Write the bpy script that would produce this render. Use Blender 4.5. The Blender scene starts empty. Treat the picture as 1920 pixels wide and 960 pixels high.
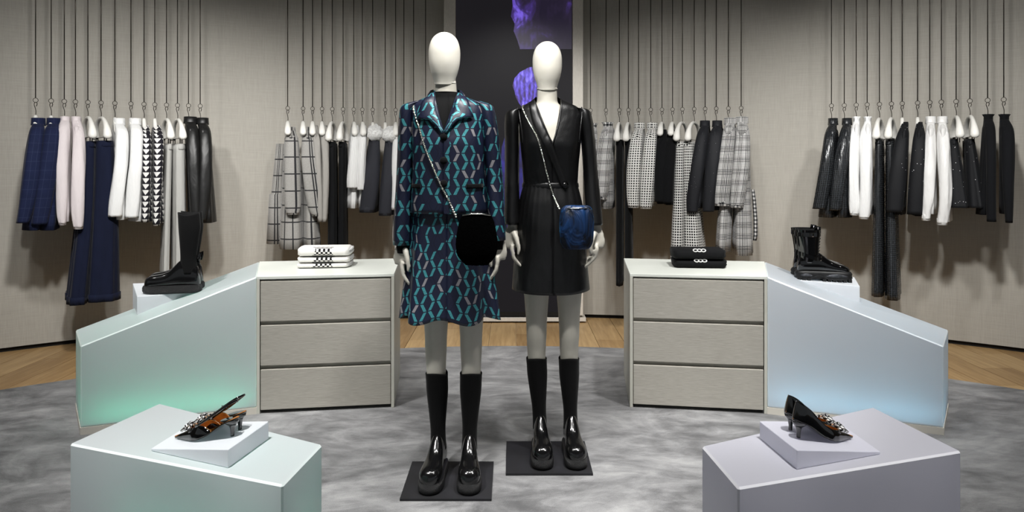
import bpy, bmesh, math, random
import numpy as np
from mathutils import Vector, Matrix, noise as mnoise

random.seed(7)
SC = bpy.context.scene
COL = SC.collection
PI = math.pi

# ------------------------------------------------------------------ camera
F, CH, VH = 1400.0, 1.32, 304.0          # focal length in pixels, eye height, horizon row (1920x960 frame)
cam_d = bpy.data.cameras.new('camera')
cam_d.sensor_width = 36.0
cam_d.lens = 36.0 * F / 1920.0
cam_d.shift_y = -(480.0 - VH) / 1920.0
cam_d.clip_start = 0.05
cam = bpy.data.objects.new('camera', cam_d)
cam.location = (0, 0, CH)
cam.rotation_euler = (PI / 2, 0, 0)
COL.objects.link(cam)
SC.camera = cam

# ------------------------------------------------------------------ world, lamps, exposure
world = bpy.data.worlds.new('world')
SC.world = world
world.use_nodes = True
world.node_tree.nodes['Background'].inputs[0].default_value = (0.90, 0.96, 1.0, 1)
world.node_tree.nodes['Background'].inputs[1].default_value = 0.23
SC.view_settings.view_transform = 'Standard'
SC.view_settings.look = 'None'
SC.view_settings.exposure = 0.08
SC.view_settings.gamma = 1.0
SC.view_settings.use_curve_mapping = False

def spot(loc, target, watts, angle=50, blend=0.5, size=0.03, color=(1.0, 0.988, 0.965)):
    d = bpy.data.lights.new('ceiling_spot', 'SPOT')
    d.energy = watts
    d.spot_size = math.radians(angle)
    d.spot_blend = blend
    d.shadow_soft_size = max(size, 0.065)
    d.color = color
    o = bpy.data.objects.new('ceiling_spot', d)
    o.location = loc
    o.rotation_euler = (Vector(target) - Vector(loc)).to_track_quat('-Z', 'Y').to_euler()
    COL.objects.link(o)
    return o

# track spots on the clothes and the wall
for (lx, ly, tx, ty, tz, w, an) in [
        (-1.35, 2.55, -2.95, 5.35, 1.05, 235, 62), (-2.05, 2.75, -2.45, 5.60, 1.00, 110, 60),
        (-0.85, 3.00, -1.65, 5.95, 1.05, 185, 58), (-0.30, 3.20, -1.05, 6.10, 1.05, 75, 56),
        (0.50, 3.20, 0.95, 6.10, 1.05, 75, 56), (0.85, 3.00, 1.60, 5.95, 1.05, 185, 58),
        (2.10, 2.75, 2.50, 5.60, 1.00, 110, 60), (1.35, 2.55, 3.05, 5.25, 1.05, 235, 62)]:
    spot((lx, ly, 2.93), (tx, ty, tz), w * 1.38, an, 1.0, 0.10)
# mannequins, then an added wash on the screen pillars
spot((-0.62, 2.62, 2.93), (-0.27, 3.08, 1.30), 82, 70, 0.9, 0.04)
spot((0.52, 2.90, 2.93), (0.18, 3.32, 1.30), 76, 70, 0.9, 0.04)
spot((0.0, 4.3, 2.93), (0.02, 6.2, 1.5), 130, 52, 1.0, 0.08)  # unseen extra spot, added to brighten the pillars beside the screen
# counters, plinths, carpet
spot((-1.15, 3.3, 2.93), (-1.10, 4.25, 0.6), 190, 60, 0.9, 0.05)
spot((1.15, 3.3, 2.93), (1.10, 4.25, 0.6), 190, 60, 0.9, 0.05)
spot((-2.0, 3.0, 2.93), (-1.85, 3.9, 0.5), 240, 55, 0.9, 0.05)
spot((2.0, 3.0, 2.93), (1.85, 3.9, 0.5), 240, 55, 0.9, 0.05)
spot((-1.05, 1.75, 2.93), (-0.98, 2.35, 0.4), 430, 55, 0.9, 0.06)
spot((1.05, 1.75, 2.93), (0.98, 2.35, 0.4), 300, 55, 0.9, 0.06)
spot((0.0, 2.3, 2.93), (0.15, 3.9, 0.0), 150, 60, 0.9, 0.05)
spot((0.55, 2.6, 2.93), (0.65, 3.1, 0.0), 190, 46, 0.9, 0.05)
spot((-0.35, 4.5, 2.93), (0.1, 5.4, 0.0), 170, 62, 1.0, 0.05)
spot((-2.9, 3.3, 2.93), (-3.0, 4.3, 0.0), 80, 60, 1.0, 0.05)
spot((2.9, 3.3, 2.93), (3.0, 4.3, 0.0), 80, 60, 1.0, 0.05)

# ------------------------------------------------------------------ helpers
def px(u, v, Y):
    return Vector(((u - 960.0) / F * Y, Y, CH - (v - VH) / F * Y))

def hit(u, v, p0, n):
    o = Vector((0, 0, CH))
    d = Vector(((u - 960.0) / F, 1.0, -(v - VH) / F))
    t = (Vector(p0) - o).dot(n) / d.dot(n)
    return o + d * t

def lin(h):
    h = h.lstrip('#')
    out = []
    for i in (0, 2, 4):
        c = int(h[i:i + 2], 16) / 255.0
        out.append(c / 12.92 if c <= 0.04045 else ((c + 0.055) / 1.055) ** 2.4)
    return tuple(out)

def tag(o, label=None, cat=None, group=None, kind=None):
    if label: o['label'] = label
    if cat: o['category'] = cat
    if group: o['group'] = group
    if kind: o['kind'] = kind
    return o

def empty(name, loc=(0, 0, 0), rz=0.0, rot=None):
    o = bpy.data.objects.new(name, None)
    o.empty_display_size = 0.05
    o.location = loc
    o.rotation_euler = rot if rot else (0, 0, rz)
    COL.objects.link(o)
    return o

def catmull(ctrl, n):
    c = np.array(ctrl, float)
    k = len(c)
    if k == 2:
        t = np.linspace(0, 1, n)[:, None]
        return c[0] * (1 - t) + c[1] * t
    p = np.vstack([2 * c[0] - c[1], c, 2 * c[-1] - c[-2]])
    out = []
    for t in np.linspace(0, k - 1, n):
        i = min(int(t), k - 2)
        f = t - i
        a, b, d, e = p[i], p[i + 1], p[i + 2], p[i + 3]
        out.append(0.5 * ((2 * b) + (-a + d) * f + (2 * a - 5 * b + 4 * d - e) * f * f + (-a + 3 * b - 3 * d + e) * f ** 3))
    return np.array(out)

def sring(cx, cy, cz, rx, ry, n=24, e=2.0, fold=None, t=0.0, ph=0.0):
    pts = []
    for i in range(n):
        a = 2 * PI * i / n + ph
        c, s = math.cos(a), math.sin(a)
        k = 1.0 if fold is None else fold(a, t)
        pts.append((cx + rx * k * math.copysign(abs(c) ** (2 / e), c),
                    cy + ry * k * math.copysign(abs(s) ** (2 / e), s), cz))
    return pts

class MB:
    def __init__(self):
        self.v, self.f, self.uv, self.mi = [], [], [], []
    def face(self, idx, uvs=None, mi=0):
        self.f.append(tuple(idx))
        self.uv.append(uvs if uvs else [(0, 0)] * len(idx))
        self.mi.append(mi)
    def loft(self, rings, closed=True, cap0=True, cap1=True, uref=None, mi=0, u0=0.0):
        n = len(rings[0])
        base = len(self.v)
        R = [[Vector(p) for p in r] for r in rings]
        for r in R: self.v.extend([tuple(p) for p in r])
        def circ(r):
            m = n if closed else n - 1
            return [(r[(i + 1) % n] - r[i]).length for i in range(m)]
        cs = [sum(circ(r)) for r in R]
        ref = uref or max(cs)
        big = R[int(np.argmax(cs))]
        acc = [0.0]
        for d in circ(big): acc.append(acc[-1] + d * ref / max(1e-6, max(cs)))
        vv = 0.0
        m = n if closed else n - 1
        for j in range(len(R) - 1):
            dv = (sum((R[j + 1][i] - R[j][i]).length for i in range(0, n, max(1, n // 8))) / len(range(0, n, max(1, n // 8))))
            for i in range(m):
                k = (i + 1) % n
                self.face((base + j * n + i, base + j * n + k, base + (j + 1) * n + k, base + (j + 1) * n + i),
                          [(u0 + acc[i], -vv), (u0 + acc[i + 1], -vv), (u0 + acc[i + 1], -vv - dv), (u0 + acc[i], -vv - dv)], mi)
            vv += dv
        if closed and cap0: self.face([base + i for i in range(n)][::-1], None, mi)
        if closed and cap1:
            b = base + (len(R) - 1) * n
            self.face([b + i for i in range(n)], None, mi)
        return self
    def grid(self, rows, mi=0):
        return self.loft(rows, closed=False, mi=mi)
    def tube(self, pts, rad, n=8, closed=False, mi=0, caps=True):
        P = [Vector(p) for p in pts]
        k = len(P)
        rads = rad if hasattr(rad, '__len__') else [rad] * k
        rings = []
        up = None
        for i in range(k):
            if closed: t = P[(i + 1) % k] - P[i - 1]
            else: t = P[min(i + 1, k - 1)] - P[max(i - 1, 0)]
            if t.length < 1e-9: t = Vector((0, 0, 1))
            t.normalize()
            if up is None:
                up = Vector((0, 0, 1)) if abs(t.z) < 0.9 else Vector((1, 0, 0))
            a = t.cross(up)
            if a.length < 1e-6: a = t.cross(Vector((0, 1, 0)))
            a.normalize()
            b = a.cross(t).normalized()
            up = b
            r = rads[i]
            ra, rb = r if hasattr(r, '__len__') else (r, r)
            rings.append([P[i] + a * (ra * math.cos(2 * PI * q / n)) + b * (rb * math.sin(2 * PI * q / n)) for q in range(n)])
        if closed:
            rings.append(rings[0])
            self.loft(rings, True, False, False, mi=mi)
        else:
            self.loft(rings, True, caps, caps, mi=mi)
        return self
    def prism(self, poly, z0, z1, mi=0):
        n = len(poly)
        z0s = z0 if hasattr(z0, '__len__') else [z0] * n
        z1s = z1 if hasattr(z1, '__len__') else [z1] * n
        b = len(self.v)
        self.v += [(p[0], p[1], z) for p, z in zip(poly, z0s)] + [(p[0], p[1], z) for p, z in zip(poly, z1s)]
        acc = 0.0
        for i in range(n):
            k = (i + 1) % n
            L = math.dist(poly[i][:2], poly[k][:2])
            self.face((b + i, b + k, b + n + k, b + n + i), [(acc, z0s[i]), (acc + L, z0s[k]), (acc + L, z1s[k]), (acc, z1s[i])], mi)
            acc += L
        self.face([b + i for i in range(n)][::-1], [tuple(p[:2]) for p in poly][::-1], mi)
        self.face([b + n + i for i in range(n)], [tuple(p[:2]) for p in poly], mi)
        return self
    def box(self, c, s, mi=0):
        x, y, z = c
        a, b, d = s[0] / 2, s[1] / 2, s[2] / 2
        return self.prism([(x - a, y - b), (x + a, y - b), (x + a, y + b), (x - a, y + b)], z - d, z + d, mi)
    def ball(self, c, r, n=10, m=7, mi=0, rot=None):
        rr = r if hasattr(r, '__len__') else (r, r, r)
        rings = []
        for j in range(m):
            a = -PI / 2 + PI * (j + 0.0) / (m - 1)
            k = max(0.02, math.cos(a))
            ring = [Vector((rr[0] * k * math.cos(2 * PI * i / n), rr[1] * k * math.sin(2 * PI * i / n), rr[2] * math.sin(a))) for i in range(n)]
            if rot: ring = [rot @ p for p in ring]
            rings.append([p + Vector(c) for p in ring])
        return self.loft(rings, mi=mi)
    def torus(self, c, R, r, axis='y', n=20, m=6, mi=0, rot=None, sq=1.0):
        pts = []
        for i in range(n):
            a = 2 * PI * i / n
            p = {'y': Vector((R * math.cos(a), 0, R * sq * math.sin(a))), 'x': Vector((0, R * math.cos(a), R * sq * math.sin(a))),
                 'z': Vector((R * math.cos(a), R * sq * math.sin(a), 0))}[axis]
            if rot: p = rot @ p
            pts.append(p + Vector(c))
        return self.tube(pts, r, m, closed=True, mi=mi)
    def build(self, name, mats, parent=None, smooth=True, auto=None, fixn=True):
        me = bpy.data.meshes.new(name)
        me.from_pydata(self.v, [], self.f)
        mats = mats if isinstance(mats, (list, tuple)) else [mats]
        for m in mats: me.materials.append(m)
        ul = me.uv_layers.new(name='UVMap')
        flat = [c for fu in self.uv for uv in fu for c in uv]
        ul.data.foreach_set('uv', flat)
        me.polygons.foreach_set('material_index', self.mi)
        me.polygons.foreach_set('use_smooth', [bool(smooth)] * len(self.f))
        if fixn:
            bm = bmesh.new(); bm.from_mesh(me)
            bmesh.ops.recalc_face_normals(bm, faces=bm.faces[:])
            bm.to_mesh(me); bm.free()
        if smooth and auto:
            me.set_sharp_from_angle(angle=math.radians(auto))
        me.validate()
        o = bpy.data.objects.new(name, me)
        COL.objects.link(o)
        if parent: o.parent = parent
        return o

def mod(o, kind, **kw):
    m = o.modifiers.new(kind.lower(), kind)
    for k, v in kw.items(): setattr(m, k, v)
    return m

def bevel(o, w=0.003, seg=2):
    mod(o, 'BEVEL', width=w, segments=seg, limit_method='ANGLE', angle_limit=math.radians(35))
    return o

def copy_tree(o, parent=None, loc=None, rz=None):
    c = o.copy(); COL.objects.link(c)
    c.parent = parent
    if loc is not None: c.location = loc
    if rz is not None: c.rotation_euler = (0, 0, rz)
    for ch in list(o.children): copy_tree(ch, c)
    return c

# ------------------------------------------------------------------ materials
class G:
    def __init__(self, name, col=(0.5, 0.5, 0.5), rough=0.6, metal=0.0, spec=0.4, sheen=0.0, coat=0.0):
        self.mat = bpy.data.materials.new(name)
        self.mat.use_nodes = True
        self.nt = self.mat.node_tree
        self.b = self.nt.nodes['Principled BSDF']
        self.b.inputs['Base Color'].default_value = (*col, 1)
        self.b.inputs['Roughness'].default_value = rough
        self.b.inputs['Metallic'].default_value = metal
        self.b.inputs['Specular IOR Level'].default_value = spec
        if sheen:
            self.b.inputs['Sheen Weight'].default_value = sheen
            self.b.inputs['Sheen Roughness'].default_value = 0.4
        if coat:
            self.b.inputs['Coat Weight'].default_value = coat
            self.b.inputs['Coat Roughness'].default_value = 0.06
    def put(self, node, key, val):
        s = node.inputs[key]
        if hasattr(val, 'links') or hasattr(val, 'is_linked'): self.nt.links.new(val, s)
        else: s.default_value = val
    def m(self, op, a, b=None, c=None):
        n = self.nt.nodes.new('ShaderNodeMath'); n.operation = op
        self.put(n, 0, a)
        if b is not None: self.put(n, 1, b)
        if c is not None: self.put(n, 2, c)
        return n.outputs[0]
    def uv(self):
        n = self.nt.nodes.new('ShaderNodeUVMap')
        s = self.nt.nodes.new('ShaderNodeSeparateXYZ')
        self.nt.links.new(n.outputs[0], s.inputs[0])
        return s.outputs[0], s.outputs[1], n.outputs[0]
    def obj(self):
        n = self.nt.nodes.new('ShaderNodeTexCoord')
        return n.outputs['Object']
    def sep(self, vec):
        s = self.nt.nodes.new('ShaderNodeSeparateXYZ'); self.nt.links.new(vec, s.inputs[0])
        return s.outputs
    def comb(self, x, y, z=0.0):
        n = self.nt.nodes.new('ShaderNodeCombineXYZ')
        self.put(n, 0, x); self.put(n, 1, y); self.put(n, 2, z)
        return n.outputs[0]
    def scale(self, vec, s):
        n = self.nt.nodes.new('ShaderNodeMapping')
        self.nt.links.new(vec, n.inputs[0]); n.inputs['Scale'].default_value = s
        return n.outputs[0]
    def noise(self, vec, scale, detail=2.0, rough=0.5, dist=0.0):
        n = self.nt.nodes.new('ShaderNodeTexNoise')
        if vec is not None: self.nt.links.new(vec, n.inputs['Vector'])
        n.inputs['Scale'].default_value = scale; n.inputs['Detail'].default_value = detail
        n.inputs['Roughness'].default_value = rough; n.inputs['Distortion'].default_value = dist
        return n.outputs[0]
    def white(self, vec):
        n = self.nt.nodes.new('ShaderNodeTexWhiteNoise')
        n.noise_dimensions = '2D'
        self.nt.links.new(vec, n.inputs['Vector'])
        return n.outputs[0]
    def mix(self, fac, a, b):
        n = self.nt.nodes.new('ShaderNodeMix'); n.data_type = 'RGBA'
        self.put(n, 0, fac)
        for k, v in ((6, a), (7, b)):
            if isinstance(v, tuple): n.inputs[k].default_value = (*v, 1)
            else: self.nt.links.new(v, n.inputs[k])
        return n.outputs[2]
    def ramp(self, fac, stops):
        n = self.nt.nodes.new('ShaderNodeValToRGB')
        self.nt.links.new(fac, n.inputs[0])
        e = n.color_ramp.elements
        e[0].position, e[0].color = stops[0][0], (*stops[0][1], 1)
        e[1].position, e[1].color = stops[-1][0], (*stops[-1][1], 1)
        for p, c in stops[1:-1]:
            x = e.new(p); x.color = (*c, 1)
        return n.outputs[0]
    def color(self, s): self.nt.links.new(s, self.b.inputs['Base Color']); return self
    def bump(self, h, strength=0.3, dist=0.002):
        n = self.nt.nodes.new('ShaderNodeBump')
        n.inputs['Strength'].default_value = strength; n.inputs['Distance'].default_value = dist
        self.nt.links.new(h, n.inputs['Height']); self.nt.links.new(n.outputs[0], self.b.inputs['Normal'])
        return self

def vary(g, a, b, scale=6.0, stretch=(1, 1, 1), detail=3):
    s = g.noise(g.scale(g.obj(), stretch), scale, detail)
    g.color(g.mix(g.ramp(s, [(0.3, (0, 0, 0)), (0.7, (1, 1, 1))]), a, b))
    return g

def cloth(name, hexc, rough=0.85, sheen=0.04, wrinkle=0.35, weave=True, spec=0.2, dark=0.75):
    c = lin(hexc)
    g = G(name, c, rough, 0, spec, sheen)
    vary(g, tuple(x * dark for x in c), c, 14, (1, 1, 0.25))
    g.bump(g.noise(g.scale(g.obj(), (1, 1, 0.3)), 24, 3), min(1.0, wrinkle * 1.6), 0.014)
    return g.mat

# setting
gw = G('wall_linen', lin('#a39c92'), 0.8, 0, 0.2)
co = gw.obj()
f1 = gw.noise(gw.scale(co, (60, 60, 3)), 3.0, 3)
f2 = gw.noise(gw.scale(co, (1, 1, 60)), 6.0, 3)
gw.color(gw.mix(gw.m('MULTIPLY', gw.m('ADD', f1, f2), 0.5), lin('#918d84'), lin('#bbb7af')))
gw.bump(gw.m('ADD', f1, f2), 0.15, 0.002)
M_WALL = gw.mat
M_CEIL = G('ceiling_paint', lin('#6f6c66'), 0.9).mat
M_DARK = G('recess_black', lin('#141210'), 0.9).mat
gc = G('carpet_pile', lin('#77777a'), 0.95, 0, 0.1, 0.3)
co = gc.obj()
n1 = gc.noise(gc.scale(co, (1.0, 1.5, 1)), 1.7, 6, 0.66, 1.6)
n2 = gc.noise(gc.scale(co, (1, 2.0, 1)), 6.0, 4, 0.65, 0.5)
n3 = gc.noise(co, 260, 2)
n4 = gc.m('ADD', gc.m('MULTIPLY', n1, 0.56), gc.m('ADD', gc.m('MULTIPLY', n2, 0.28), gc.m('MULTIPLY', n3, 0.16)))
gc.color(gc.ramp(n4, [(0.36, lin('#525253')), (0.45, lin('#6e6e6f')), (0.53, lin('#888889')), (0.63, lin('#a2a2a2'))]))
gc.bump(gc.m('ADD', n3, gc.m('MULTIPLY', n2, 2.0)), 0.5, 0.004)
M_CARPET = gc.mat
def wood(name, a, b, st=(14, 1.0, 14), rough=0.45):
    g = G(name, a, rough)
    s = g.noise(g.scale(g.obj(), st), 3.0, 5, 0.6, 0.4)
    r = g.nt.nodes.new('ShaderNodeObjectInfo')
    v = g.m('ADD', g.m('MULTIPLY', s, 0.8), g.m('MULTIPLY', r.outputs['Random'], 0.35))
    g.color(g.mix(g.ramp(v, [(0.35, (0, 0, 0)), (0.85, (1, 1, 1))]), a, b))
    g.bump(s, 0.1, 0.002)
    return g.mat
M_OAK = wood('oak_plank', lin('#8a6d48'), lin('#b7996d'))
M_JOINT_GLINT = G('floor_joint_glint', lin('#c0aa86'), 0.7).mat  # pale colour stands in for light caught on the plank chamfers
gv = G('grey_wood_veneer', lin('#a9a59b'), 0.55)
co = gv.obj()
s = gv.noise(gv.scale(co, (5, 5, 240)), 4.0, 4, 0.6)
gv.color(gv.ramp(s, [(0.3, lin('#98948b')), (0.5, lin('#aaa69d')), (0.7, lin('#bcb9b0'))]))
gv.bump(s, 0.1, 0.001)
M_VENEER = gv.mat
M_CARCASS = vary(G('pale_lacquer', lin('#c4c3b8'), 0.45), lin('#bdbcb1'), lin('#c9c8be'), 5).mat
M_TOPLAC = vary(G('counter_lacquer', lin('#c9cdc4'), 0.3), lin('#d6dad2'), lin('#e0e3dc'), 3).mat
M_FRAME = vary(G('pillar_paint', lin('#d5cfc5'), 0.6), lin('#cdc7bd'), lin('#dcd6cc'), 40, (8, 8, 1)).mat
M_METAL = vary(G('dark_bronze', lin('#2a2622'), 0.32, 0.9), lin('#1f1c1a'), lin('#39342e'), 9).mat
M_STEEL = vary(G('silver_metal', lin('#d8d6d0'), 0.22, 1.0), lin('#b9b7b0'), lin('#f0eee8'), 300).mat
M_CHROME = G('chrome', lin('#dadada'), 0.12, 1.0).mat
M_HANGER = vary(G('hanger_white', lin('#dedcd6'), 0.4), lin('#d6d4ce'), lin('#e6e4de'), 8).mat

def frosted(name, col, trans, fac, rough=0.3):
    g = G(name, col, rough, 0, 0.5)
    t = g.nt.nodes.new('ShaderNodeBsdfTranslucent')
    t.inputs[0].default_value = (*trans, 1)
    s = g.noise(g.obj(), 2.0, 3)
    g.color(g.mix(s, tuple(c * 0.94 for c in col), tuple(min(1, c * 1.05) for c in col)))
    mx = g.nt.nodes.new('ShaderNodeMixShader'); mx.inputs[0].default_value = fac
    out = g.nt.nodes['Material Output']
    g.nt.links.new(g.b.outputs[0], mx.inputs[1]); g.nt.links.new(t.outputs[0], mx.inputs[2])
    g.nt.links.new(mx.outputs[0], out.inputs[0])
    return g.mat
M_FROST_G = frosted('frosted_acrylic_green', lin('#dfe4e7'), (0.74, 0.77, 0.78), 0.45)
M_FROST_B = frosted('frosted_acrylic_blue', lin('#dfe3e8'), (0.74, 0.76, 0.79), 0.45)
M_FROST_L = frosted('frosted_acrylic_lilac', lin('#d6d6e0'), (0.70, 0.70, 0.76), 0.42)
M_EDGE_G = frosted('acrylic_edge_green', lin('#eff6f6'), (0.85, 0.95, 0.94), 0.2, 0.15)
M_EDGE_B = frosted('acrylic_edge_blue', lin('#eef4f8'), (0.88, 0.93, 0.98), 0.2, 0.15)
M_EDGE_L = frosted('acrylic_edge_lilac', lin('#ececf2'), (0.88, 0.88, 0.94), 0.2, 0.15)
M_RISER = frosted('riser_acrylic', lin('#eef1f5'), (0.92, 0.94, 0.97), 0.4)
M_RISER_L = frosted('riser_acrylic_lilac', lin('#e2e2ec'), (0.88, 0.88, 0.94), 0.4)
M_PLINTH = vary(G('plinth_paint', lin('#d4cfc4'), 0.6), lin('#cfcabf'), lin('#d9d4ca'), 8).mat
def emis(name, col, st):
    g = G(name, col)
    g.b.inputs['Emission Color'].default_value = (*col, 1)
    g.b.inputs['Emission Strength'].default_value = st
    return g.mat
M_LEDG = emis('led_green', (0.10, 0.95, 0.62), 8.0)
M_LEDG2 = emis('led_green_dim', (0.10, 0.95, 0.62), 3.6)
M_LEDB = emis('led_blue', (0.34, 0.74, 1.0), 9.0)

# mannequins, leather
gm = G('mannequin_resin', lin('#d8d5cb'), 0.42, 0, 0.4)
gm.b.inputs['Subsurface Weight'].default_value = 0.25
gm.b.inputs['Subsurface Radius'].default_value = (0.02, 0.02, 0.018)
vary(gm, lin('#bcb8ad'), lin('#c8c4b9'), 5)
M_MANN = gm.mat
gh = G('mannequin_head_resin', lin('#efebdf'), 0.35, 0, 0.4)
gh.b.inputs['Subsurface Weight'].default_value = 0.2
gh.b.inputs['Subsurface Radius'].default_value = (0.04, 0.04, 0.035)
vary(gh, lin('#dfdbcf'), lin('#e7e3d8'), 6)
M_HEAD = gh.mat
M_PLATE = vary(G('base_plate_black', lin('#17171a'), 0.6), lin('#141416'), lin('#1c1c20'), 10).mat
def leather(name, hexc, rough=0.32, wr=0.5, sc=9, dist=0.02, coat=0.0):
    c = lin(hexc)
    g = G(name, c, rough, 0, 0.5, 0, coat)
    vary(g, tuple(x * 0.8 for x in c), tuple(x * 1.2 for x in c), 12)
    a = g.noise(g.scale(g.obj(), (1, 1, 0.35)), sc, 3, 0.5, 0.6)
    b = g.noise(g.obj(), 350, 2)
    g.bump(g.m('ADD', a, g.m('MULTIPLY', b, 0.03)), wr, dist)
    return g.mat
M_LEATHER = leather('black_leather', '#0e0e0f', 0.36, 0.55, 7, 0.03)
M_JKLEATHER = leather('jacket_leather', '#121212', 0.46, 0.5, 12, 0.02)
M_BOOTL = leather('boot_leather', '#0c0c0d', 0.16, 0.08, 14, 0.004, 0.4)
M_PATENT = leather('patent_leather', '#050506', 0.07, 0.10, 10, 0.006, 0.8)
M_SOCK = cloth('boot_stretch_knit', '#060607', 0.9, 0.05, 0.05)
gs = G('knurled_rubber', lin('#161617'), 0.45)
u, v, _ = gs.uv()
k1 = gs.m('ABSOLUTE', gs.m('SINE', gs.m('MULTIPLY', gs.m('ADD', u, v), 520.0)))
k2 = gs.m('ABSOLUTE', gs.m('SINE', gs.m('MULTIPLY', gs.m('SUBTRACT', u, v), 520.0)))
kk = gs.m('MULTIPLY', k1, k2)
gs.color(gs.mix(kk, lin('#050506'), lin('#2a2a2b')))
gs.bump(kk, 0.8, 0.003)
M_KNURL = gs.mat
M_POD = vary(G('sole_pod_highlight', lin('#3c3d41'), 0.12, 0.3), lin('#2c2d30'), lin('#55575c'), 60).mat  # lighter grey puts the black sole's highlights into the colour
M_RUBBER = vary(G('black_rubber', lin('#101011'), 0.5), lin('#0c0c0d'), lin('#171718'), 30).mat
M_TAN = vary(G('tan_leather_lining', lin('#a9702f'), 0.45), lin('#8a5522'), lin('#c08844'), 25).mat
M_SILVERROPE = None
gr = G('crystal_rope', lin('#c8c8c8'), 0.2, 0.7)
u, v, _ = gr.uv()
st = gr.m('GREATER_THAN', gr.m('SINE', gr.m('MULTIPLY', gr.m('ADD', gr.m('MULTIPLY', u, 0.6), v), 600.0)), -0.1)
gr.color(gr.mix(st, lin('#151515'), lin('#ececec')))
M_ROPE = gr.mat

# brocade with teal hexagon bars
def brocade():
    g = G('teal_hexagon_brocade', lin('#141a33'), 0.42, 0.0, 0.5)
    u, v, _ = g.uv()
    P, Q = 0.037, 0.034
    x = g.m('DIVIDE', u, P)
    y = g.m('DIVIDE', v, Q)
    cx, cy = g.m('FLOOR', x), g.m('FLOOR', y)
    fx, fy = g.m('SUBTRACT', g.m('FRACT', x), 0.5), g.m('FRACT', y)
    par = g.m('MODULO', g.m('ADD', g.m('ABSOLUTE', cx), g.m('ABSOLUTE', cy)), 2.0)
    sg = g.m('SUBTRACT', g.m('MULTIPLY', g.m('GREATER_THAN', par, 0.5), 2.0), 1.0)
    ctr = g.m('MULTIPLY', sg, g.m('MULTIPLY', g.m('SUBTRACT', fy, 0.5), 0.50))
    d = g.m('ABSOLUTE', g.m('SUBTRACT', fx, ctr))
    bar = g.m('LESS_THAN', d, 0.185)
    bar = g.m('MULTIPLY', bar, g.m('LESS_THAN', g.m('ABSOLUTE', g.m('SUBTRACT', fy, 0.5)), 0.44))
    wn = g.white(g.comb(cx, cy))
    on = g.m('MULTIPLY', bar, g.m('GREATER_THAN', wn, 0.25))
    edge = g.m('MULTIPLY', g.m('LESS_THAN', d, 0.225), g.m('GREATER_THAN', d, 0.185))
    streak = g.noise(g.comb(g.m('MULTIPLY', u, 300.0), g.m('MULTIPLY', v, 60.0)), 3.0, 3)
    teal = g.mix(g.ramp(streak, [(0.35, (0, 0, 0)), (0.65, (1, 1, 1))]), lin('#236f7c'), lin('#5db4bb'))
    sil = g.mix(streak, lin('#6d6a70'), lin('#b5b3b8'))
    barc = g.mix(g.m('GREATER_THAN', wn, 0.86), teal, sil)
    ground = g.mix(g.noise(g.comb(g.m('MULTIPLY', u, 400.0), g.m('MULTIPLY', v, 400.0)), 1.0, 2), lin('#10142a'), lin('#1b2038'))
    ground = g.mix(edge, ground, lin('#05070f'))
    g.color(g.mix(on, ground, barc))
    g.nt.links.new(g.m('MULTIPLY', on, 0.35), g.b.inputs['Metallic'])
    wr = g.noise(g.scale(g.obj(), (1, 1, 0.4)), 11, 2)
    g.bump(g.m('ADD', wr, g.m('MULTIPLY', on, 0.06)), 0.4, 0.015)
    return g.mat
M_BROC = brocade()

# garment cloths
M_NAVY = cloth('navy_wool', '#161c36', 0.85, 0.06)
M_NAVYD = cloth('navy_wool_dark', '#10162c', 0.9, 0.05)
M_PINK = cloth('pale_pink_knit', '#d2c9ca', 0.95, 0.05, 0.4, dark=0.9)
M_WHITE = cloth('white_cloth', '#dededd', 0.85, 0.02, 0.45, dark=0.93)
M_SATIN = cloth('white_satin', '#dedddb', 0.5, 0.02, 0.5, spec=0.4, dark=0.92)
M_GREYP = cloth('pale_grey_satin', '#a9a8a4', 0.6, 0.02, 0.3, dark=0.9)
M_GREYK = cloth('grey_marl_knit', '#9a9792', 0.95, 0.04, 0.4, dark=0.85)
M_BLACK = cloth('black_wool', '#0c0d0f', 0.85, 0.02, 0.3)
M_VELVET = cloth('black_velvet', '#0a0b0d', 0.95, 0.05, 0.4)
M_CHAR = cloth('charcoal_cloth', '#2c2d33', 0.75, 0.04, 0.25)
M_CHARW = cloth('charcoal_wool', '#1c1d21', 0.85, 0.04, 0.3)
M_KNITB = cloth('black_knit', '#0e0f12', 0.95, 0.02, 0.3)
M_FURW = None
gf = G('white_shearling', lin('#e6e3de'), 0.95, 0, 0.1, 0.5)
s = gf.noise(gf.obj(), 70, 4, 0.7)
gf.color(gf.ramp(s, [(0.3, lin('#bdbbb8')), (0.6, lin('#ececea'))]))
gf.bump(s, 0.9, 0.012)
M_FURW = gf.mat
gf = G('black_fur', lin('#030303'), 1.0, 0, 0.02, 0.0)
gf.bump(gf.noise(gf.obj(), 120, 4, 0.8), 1.0, 0.01)
M_FURB = gf.mat
gvl = G('blue_velvet', lin('#0a2446'), 0.5, 0, 0.3, 0.35)
gvl.b.inputs['Sheen Tint'].default_value = (*lin('#2f86c8'), 1)
gvl.b.inputs['Sheen Roughness'].default_value = 0.25
s = gvl.noise(gvl.scale(gvl.obj(), (1, 1, 0.6)), 14, 3, 0.6, 1.0)
gvl.color(gvl.ramp(s, [(0.42, lin('#030a18')), (0.66, lin('#0c2f5a'))]))
gvl.bump(s, 0.8, 0.02)
M_BLUEV = gvl.mat

def rib(name, hexa, hexb, period=0.01):
    g = G(name, lin(hexa), 0.9, 0, 0.2, 0.2)
    u, v, _ = g.uv()
    w = g.m('SINE', g.m('MULTIPLY', u, 2 * PI / period))
    g.color(g.mix(g.m('ADD', g.m('MULTIPLY', w, 0.5), 0.5), lin(hexa), lin(hexb)))
    g.bump(w, 0.5, 0.002)
    return g.mat
M_RIBW = rib('white_rib_knit', '#cfcfce', '#e9e8e7')

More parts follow.
